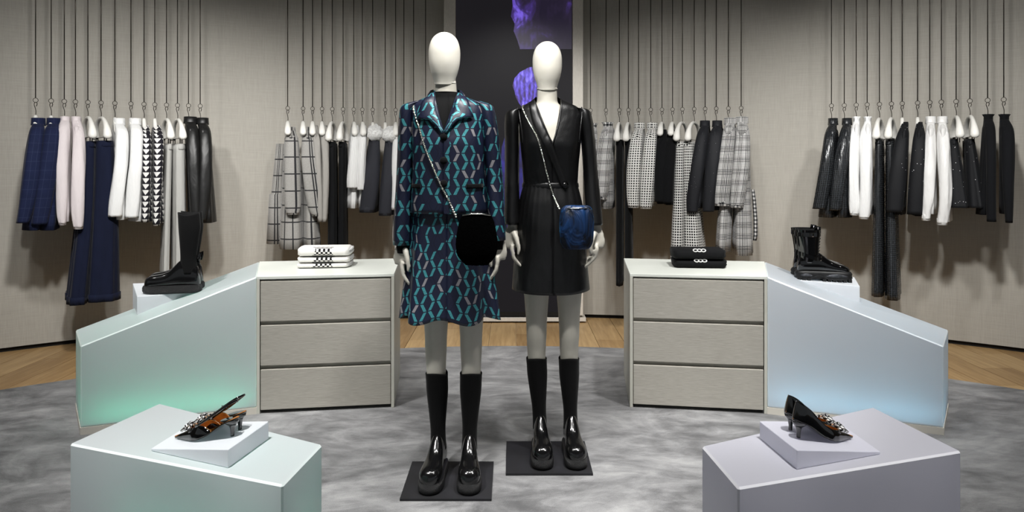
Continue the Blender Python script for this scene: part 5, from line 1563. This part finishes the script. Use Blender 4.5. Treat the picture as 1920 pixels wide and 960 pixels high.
# kind, rod u, name, category, reference used for rod and hanger, label, material, data, options
ITEMS = [
 (GL, [
  (T, 66.7, 'blazer', 'blazer', 'the leftmost navy blazer', 'navy check wool blazer, outermost at the far left', M_NAVYC, [(72, 232, 22), (69, 248, 32), (63, 290, 36), (57, 340, 36), (49, 390, 31), (43, 417, 27)], (62, 428, 44), dict(collar='flap')),
  (T, 95.9, 'blazer', 'blazer', 'the second navy blazer', 'second navy check wool blazer, touching the pale pink cardigan', M_NAVYC, [(101, 232, 22), (99, 248, 34), (94, 290, 38), (87, 340, 38), (79, 390, 35), (74, 420, 32)], (92, 428, 40), dict(collar='flap')),
  (T, 120.5, 'cardigan', 'cardigan', 'the pale pink cardigan beside navy blazers', 'pale pink knit cardigan next to the navy blazers', M_PINK, [(122, 226, 18), (120, 245, 25), (117, 300, 25), (116, 350, 24), (116, 398, 21), (117, 419, 16)], (125, 412, 26), dict(collar='band', cuff=0.95, fold=0.09)),
  (T, 141.5, 'cardigan', 'cardigan', 'the pink cardigan with big buttons', 'pale pink knit cardigan with big round buttons beside navy trousers', M_PINK, [(143, 226, 18), (147, 250, 24), (147, 300, 28), (146, 350, 28), (146, 400, 26), (147, 427, 20)], (150, 420, 26), dict(collar='band', cuff=0.95, fold=0.09, extra=pink_buttons)),
  (B_, 164.8, 'trousers', 'trousers', 'the navy trousers beside pink cardigan', 'navy wide-leg trousers with turn-ups, beside the pink cardigan', M_NAVYD, (168, 267, 22), (144, 564, 36), dict(mid=(160, 400, 32), cuff=True, lean=9)),
  (B_, 189.5, 'trousers', 'trousers', 'the navy trousers beside white blazer', 'wider pair of navy trousers with turn-ups, beside the white blazer', M_NAVYD, (195, 266, 36), (192, 560, 62), dict(mid=(196, 400, 50), cuff=True, lean=12)),
  (T, 215.4, 'blazer', 'blazer', 'the white blazer beside navy trousers', 'white blazer with cuff buttons, beside the navy trousers', M_WHITE, [(223, 232, 18), (228, 250, 26), (227, 300, 28), (223, 340, 28), (218, 380, 29), (216, 406, 29)], (222, 409, 36), dict(collar='flap', lean=6, buttons=M_STEEL)),
  (T, 245.5, 'blazer', 'blazer', 'the white blazer beside triangle print', 'white blazer with cuff buttons, beside the triangle print top', M_WHITE, [(253, 232, 18), (256, 250, 26), (255, 300, 28), (251, 340, 28), (249, 380, 29), (247, 408, 28)], (253, 412, 36), dict(collar='flap', lean=6, buttons=M_STEEL)),
  (T, 270, 'printed_blouse', 'top', 'the triangle print top beside white', 'black top with white triangle print, beside the white blazer', M_TRI, [(273, 238, 14), (275, 258, 18), (275, 300, 19), (274, 360, 18), (272, 416, 16)], (277, 412, 24), dict(collar='none', lean=4, fold=0.03)),
  (T, 290.2, 'printed_blouse', 'top', 'the triangle print top beside grey', 'black top with white triangle print, beside the pale grey trousers', M_TRI, [(294, 238, 15), (297, 258, 20), (297, 300, 20), (295, 360, 18), (293, 423, 15)], (298, 415, 22), dict(collar='none', lean=4, fold=0.03)),
  (B_, 312.2, 'trousers', 'trousers', 'the pale grey trousers beside print', 'pale grey satin trousers beside the triangle print top', M_GREYP, (316, 272, 14), (309, 520, 15), dict(lean=8)),
  (B_, 332.8, 'trousers', 'trousers', 'the pale grey trousers beside leather', 'pale grey satin trousers beside the black leather jacket', M_GREYP, (335, 272, 24), (336, 515, 26), dict(lean=10)),
  (T, 353.4, 'leather_jacket', 'jacket', 'the leather jacket beside grey trousers', 'black leather jacket beside the pale grey trousers', M_JKLEATHER, [(357, 229, 20), (361, 246, 24), (363, 290, 26), (364, 340, 24), (366, 390, 22), (367, 412, 20)], (366, 415, 32), dict(collar='flap')),
  (T, 375.4, 'leather_jacket', 'jacket', 'the outermost leather jacket', 'black leather jacket at the inner end of the far left rail', M_JKLEATHER, [(380, 231, 18), (384, 250, 25), (385, 300, 28), (383, 350, 28), (380, 395, 23), (378, 413, 20)], (388, 415, 38), dict(collar='flap')),
 ]),
 (GCL, [
  (T, 539.5, 'windowpane_coat', 'coat', 'the outer grey windowpane coat', 'pale grey windowpane coat with ruffled back panel, at the rail end', M_PANE, [(546, 245, 16), (547, 262, 26), (547, 300, 31), (548, 350, 33), (549, 385, 33), (549, 400, 26)], (548, 463, 54), dict(collar='band', cuff=1.0, extra=ruffle_back, fold=0.05)),
  (T, 568.3, 'windowpane_coat', 'coat', 'the inner grey windowpane coat', 'pale grey windowpane coat beside the grey knit tops', M_PANE, [(577, 245, 16), (578, 262, 26), (580, 300, 32), (586, 350, 34), (591, 388, 29), (594, 403, 21)], (584, 462, 38), dict(collar='band', cuff=1.0, fold=0.05)),
  (T, 586, 'knitted_pullover', 'top', 'the grey knit top beside coat', 'grey marl knit top beside the windowpane coat', M_GREYK, [(590, 238, 13), (593, 260, 16), (596, 300, 15), (599, 360, 14), (601, 416, 12)], (600, 410, 18), dict(collar='none')),
  (T, 603.8, 'knitted_pullover', 'top', 'the grey knit top beside black', 'grey marl knit top beside the slim black trousers', M_GREYK, [(607, 238, 14), (608, 260, 17), (610, 300, 15), (610, 360, 14), (608, 416, 12)], (612, 398, 16), dict(collar='none')),
  (B_, 623, 'trousers', 'trousers', 'the slim black trousers beside grey', 'slim black trousers beside the grey knit top', M_BLACK, (623, 268, 15), (624, 540, 18), dict(lean=-7)),
  (B_, 643.3, 'trousers', 'trousers', 'the slim black trousers beside white', 'slim black trousers beside the white rib sweater', M_BLACK, (642, 268, 14), (643, 540, 16), dict(lean=-7)),
  (T, 663.3, 'rib_sweater', 'sweater', 'the white sweater beside black trousers', 'white rib sweater with wide sleeve beside the slim black trousers', M_RIBW, [(666, 238, 13), (665, 262, 19), (663, 300, 21), (661, 335, 23), (661, 352, 23)], (660, 388, 26), dict(collar='none', lean=2)),
  (T, 679.3, 'rib_sweater', 'sweater', 'the white sweater beside shearling', 'white rib sweater beside the shearling-collar jacket', M_RIBW, [(681, 238, 12), (680, 262, 16), (678, 300, 17), (677, 335, 16), (676, 356, 15)], (677, 388, 18), dict(collar='none', lean=2)),
  (T, 698.8, 'shearling_jacket', 'jacket', 'the shearling jacket beside white rib', 'charcoal jacket with fluffy white collar beside the white rib sweater', M_CHAR, [(703, 246, 14), (703, 270, 20), (698, 320, 31), (693, 360, 33), (688, 396, 30)], (692, 396, 38), dict(collar='fur', fold=0.04, cuff=1.02, mcuff=M_CHAR)),
  (T, 722.3, 'shearling_jacket', 'jacket', 'the shearling jacket beside white cable', 'charcoal jacket with fluffy white collar beside the white cable sweater', M_CHAR, [(731, 248, 12), (730, 276, 20), (727, 330, 26), (724, 370, 27), (722, 402, 25)], (728, 400, 34), dict(collar='fur', fold=0.04, cuff=1.02, mcuff=M_CHAR)),
  (T, 741.8, 'cable_sweater', 'sweater', 'the white cable sweater', 'long white cable sweater half hidden behind the teal jacket', M_RIBW, [(744, 240, 12), (744, 262, 16), (743, 300, 18), (742, 350, 18), (741, 393, 17)], (743, 466, 18), dict(collar='none')),
  ('rod', 757.3, None, None, 'a spot just left of the teal shoulder', None, None, None, None, {}),
  ('rod', 775.5, None, None, 'the teal jacket shoulder', None, None, None, None, {}),
  ('rod', 798, None, None, 'the neck of the teal jacket', None, None, None, None, {}),
 ]),
 (GCR, [
  (T, 1107.1, 'glen_check_jacket', 'jacket', 'the glen check jacket behind leather sleeve', 'glen check jacket mostly hidden behind the leather dress sleeve', M_GLEN, [(1111, 240, 16), (1113, 258, 16), (1113, 300, 16), (1113, 345, 16), (1113, 385, 16)], (1114, 395, 22), dict(collar='ruffle', mc=M_GING)),
  (T, 1136.3, 'glen_check_jacket', 'jacket', 'the glen check jacket with turned cuff', 'glen check jacket with gingham collar and turned cuff beside velvet trousers', M_GLEN, [(1140, 238, 18), (1137, 256, 27), (1132, 300, 31), (1129, 340, 34), (1128, 362, 27), (1127, 372, 22)], (1140, 389, 30), dict(collar='ruffle', mc=M_GING, cuff=1.08, mcuff=M_GING, lean=-4)),
  (B_, 1161.3, 'trousers', 'trousers', 'the velvet trousers beside glen check', 'narrow black velvet trousers beside the glen check jacket', M_VELVET, (1162, 264, 14), (1162, 532, 13), dict(lean=-5)),
  (B_, 1178.2, 'trousers', 'trousers', 'the velvet trousers beside dotted shirt', 'narrow black velvet trousers beside the dotted check shirt', M_VELVET, (1178, 263, 13), (1179, 532, 14), dict(lean=-5)),
  (T, 1197.2, 'check_shirt', 'shirt', 'the dotted shirt beside velvet trousers', 'white dotted check shirt beside the velvet trousers', M_DOTS, [(1199, 240, 16), (1194, 260, 24), (1190, 300, 28), (1188, 340, 28), (1187, 368, 26), (1188, 387, 23)], (1194, 380, 28), dict(collar='flap', cuff=1.0, lean=-4)),
  (T, 1220.1, 'check_shirt', 'shirt', 'the dotted shirt beside black velvet', 'white dotted check shirt beside the black velvet tops', M_DOTS, [(1223, 240, 16), (1220, 260, 24), (1217, 300, 28), (1214, 340, 29), (1212, 372, 27), (1211, 389, 24)], (1220, 382, 28), dict(collar='flap', cuff=1.0, lean=-4)),
  (T, 1241.2, 'velvet_blouse', 'top', 'the velvet top beside dotted shirt', 'black velvet top beside the dotted check shirt', M_VELVET, [(1243, 246, 15), (1241, 268, 21), (1239, 310, 22), (1238, 350, 22), (1237, 378, 21)], (1242, 380, 24), dict(collar='none', lean=-4)),
  (T, 1261, 'velvet_blouse', 'top', 'the velvet top beside checked trousers', 'black velvet top beside the checked wide trousers', M_VELVET, [(1260, 247, 17), (1256, 272, 24), (1253, 310, 26), (1251, 350, 26), (1250, 380, 25)], (1258, 382, 26), dict(collar='none', lean=-4)),
  (B_, 1279.5, 'checked_trousers', 'trousers', 'the checked trousers beside velvet', 'black and white checked wide trousers beside the velvet top', M_DOTS2, (1276, 268, 18), (1271, 500, 28), dict(lean=-11, pleat=0.06)),
  (B_, 1301.7, 'checked_trousers', 'trousers', 'the checked trousers beside charcoal jacket', 'black and white checked wide trousers beside the charcoal jacket', M_DOTS2, (1291, 267, 22), (1302, 500, 38), dict(lean=-12, pleat=0.06)),
  (T, 1322.2, 'wool_jacket', 'jacket', 'the charcoal jacket beside checked trousers', 'flecked charcoal wool jacket beside the checked trousers', M_SPECK2, [(1322, 236, 15), (1317, 255, 24), (1310, 300, 28), (1304, 340, 27), (1299, 375, 25), (1298, 398, 22)], (1312, 388, 30), dict(collar='flap', lean=-4, buttons=M_METAL)),
  (T, 1343, 'wool_jacket', 'jacket', 'the charcoal jacket beside glen coats', 'flecked charcoal wool jacket beside the long glen check coats', M_SPECK2, [(1345, 236, 15), (1342, 255, 27), (1338, 300, 30), (1334, 340, 28), (1330, 375, 26), (1328, 397, 23)], (1338, 392, 32), dict(collar='flap', lean=-4, buttons=M_METAL)),
  (T, 1365.7, 'glen_check_coat', 'coat', 'the glen coat beside charcoal', 'long glen check coat with gingham cuff beside the charcoal jacket', M_GLEN, [(1369, 231, 18), (1366, 255, 26), (1361, 300, 29), (1357, 340, 31), (1354, 368, 31), (1354, 384, 30)], (1357, 468, 36), dict(collar='flap', cuff=1.04, mcuff=M_GING, lean=-3, fold=0.04)),
  (T, 1389.7, 'glen_check_coat', 'coat', 'the outermost long glen coat', 'long glen check coat with gingham side panel, outermost on its rail', M_GLEN, [(1391, 229, 19), (1393, 255, 28), (1391, 300, 33), (1387, 340, 33), (1383, 370, 29), (1381, 387, 27)], (1393, 474, 42), dict(collar='flap', cuff=1.04, mcuff=M_GING, fold=0.04, extra=gingham_sash)),
 ]),
 (GR, [
  (T, 1559, 'sequin_jacket', 'jacket', 'the first glossy black jacket', 'glossy black sequin jacket, first on the far right rail', M_GLIT, [(1562, 232, 15), (1557, 252, 24), (1552, 290, 27), (1547, 330, 29), (1540, 370, 29), (1536, 392, 29)], (1552, 405, 40), dict(collar='flap')),
  (T, 1583, 'sequin_jacket', 'jacket', 'the second glossy black jacket', 'glossy black sequin jacket beside the white blouse', M_GLIT, [(1588, 232, 15), (1585, 255, 26), (1578, 300, 29), (1571, 350, 29), (1566, 395, 27)], (1580, 405, 38), dict(collar='flap')),
  (T, 1605.4, 'blouse', 'blouse', 'the white blouse beside sequin jacket', 'white blouse with gathered cuff beside the sequin jacket', M_WHITE, [(1606, 228, 13), (1602, 255, 20), (1601, 300, 21), (1601, 350, 21), (1602, 386, 23), (1602, 401, 19)], (1604, 396, 24), dict(collar='ruffle', cuff=0.95, fold=0.10)),
  (T, 1626, 'blouse', 'blouse', 'the white blouse beside glittering trousers', 'white blouse with gathered cuff beside the glittering trousers', M_WHITE, [(1627, 228, 13), (1624, 255, 24), (1624, 300, 26), (1623, 350, 25), (1621, 390, 25), (1620, 408, 21)], (1627, 400, 26), dict(collar='ruffle', cuff=0.95, fold=0.10)),
  (B_, 1649, 'glitter_trousers', 'trousers', 'the glittering trousers beside white blouse', 'long glittering black trousers beside the white blouse', M_GLIT, (1649, 262, 15), (1646, 552, 24), dict(lean=-6, pleat=0.07)),
  (B_, 1671.5, 'glitter_trousers', 'trousers', 'the glittering trousers beside speckled cape', 'long glittering black trousers beside the speckled cape', M_GLIT, (1669, 263, 17), (1674, 558, 28), dict(lean=-6, pleat=0.07)),
  (T, 1691.6, 'speckled_cape', 'cape', 'the speckled cape beside trousers', 'black speckled cape beside the glittering trousers', M_SPECK, [(1697, 232, 13), (1691, 260, 26), (1686, 300, 33), (1681, 350, 36), (1677, 398, 33)], (1684, 400, 34), dict(collar='none', fold=0.03)),
  (T, 1720.5, 'speckled_cape', 'cape', 'the speckled cape beside satin blouse', 'black speckled cape beside the white satin blouse', M_SPECK, [(1724, 232, 13), (1724, 260, 26), (1722, 300, 31), (1719, 350, 34), (1716, 402, 34)], (1722, 402, 30), dict(collar='none', fold=0.03)),
  (T, 1743.3, 'satin_blouse', 'blouse', 'the satin blouse beside speckled cape', 'white satin blouse beside the speckled cape', M_SATIN, [(1745, 229, 16), (1744, 258, 22), (1743, 310, 24), (1741, 365, 23), (1738, 392, 18), (1736, 411, 18)], (1746, 398, 28), dict(collar='flap', cuff=1.0, fold=0.12)),
  (T, 1765, 'satin_blouse', 'blouse', 'the satin blouse beside speckled shorts', 'white satin blouse beside the speckled shorts', M_SATIN, [(1767, 229, 16), (1769, 258, 26), (1771, 310, 28), (1772, 365, 26), (1770, 395, 24), (1766, 419, 22)], (1774, 412, 28), dict(collar='flap', cuff=1.0, fold=0.12)),
  (B_, 1792.7, 'speckled_shorts', 'shorts', 'the speckled shorts beside satin blouse', 'black speckled shorts beside the satin blouse', M_SPECK, (1787, 263, 18), (1798, 388, 40), dict(lean=7, short=True)),
  (B_, 1818.5, 'speckled_shorts', 'shorts', 'the speckled shorts beside black sweater', 'black speckled shorts beside the black sweater', M_SPECK, (1817, 263, 20), (1832, 388, 38), dict(lean=9, short=True)),
  (T, 1851.8, 'knit_sweater', 'sweater', 'the black sweater beside shorts', 'black fine-knit sweater beside the speckled shorts', M_KNITB, [(1853, 224, 18), (1856, 243, 22), (1858, 290, 21), (1858, 340, 20), (1858, 380, 20), (1859, 415, 20)], (1843, 400, 34), dict(collar='ruffle', fold=0.04)),
  (T, 1882, 'knit_sweater', 'sweater', 'the outermost black sweater', 'black fine-knit sweater at the far right end', M_KNITB, [(1883, 224, 18), (1889, 246, 27), (1890, 290, 28), (1890, 340, 24), (1891, 380, 20), (1892, 417, 15)], (1883, 398, 26), dict(collar='ruffle', fold=0.04)),
 ])]
seed = 0
for group, rows in ITEMS:
    for kind, u, name, cat, ref, label, m_, a, b, opt in rows:
        seed += 1
        P = rod_pos(u)
        opt = dict(opt)
        lean = opt.pop('lean', 0)
        _, rz, _ = frame(u, lean)
        face = math.atan2(-P.y, -P.x)
        r = inst(P_ROD, (P.x, P.y, RINGZ), face)
        tag(r, 'slim black ceiling rod and ring above ' + ref, 'hanging rod', 'hanging rods')
        if kind == 'rod': continue
        h = inst(P_CLIP if kind == B_ else (P_WIDE if (opt.get('collar') == 'none' or m_ is M_PANE) and name not in ('printed_blouse', 'speckled_cape') else P_COAT), (P.x, P.y, NECKZ), rz)
        tag(h, ('white clip hanger holding ' if kind == B_ else 'white moulded hanger carrying ') + ref, 'hanger', 'white hangers')
        if kind == T:
            top_garment(name, u, a, b, m_, label, cat, group, lean=lean, seed=seed, **opt)
        else:
            bottom_garment(name, u, a, b, m_, label, cat, group, lean=lean * 0.4, seed=seed, **opt)
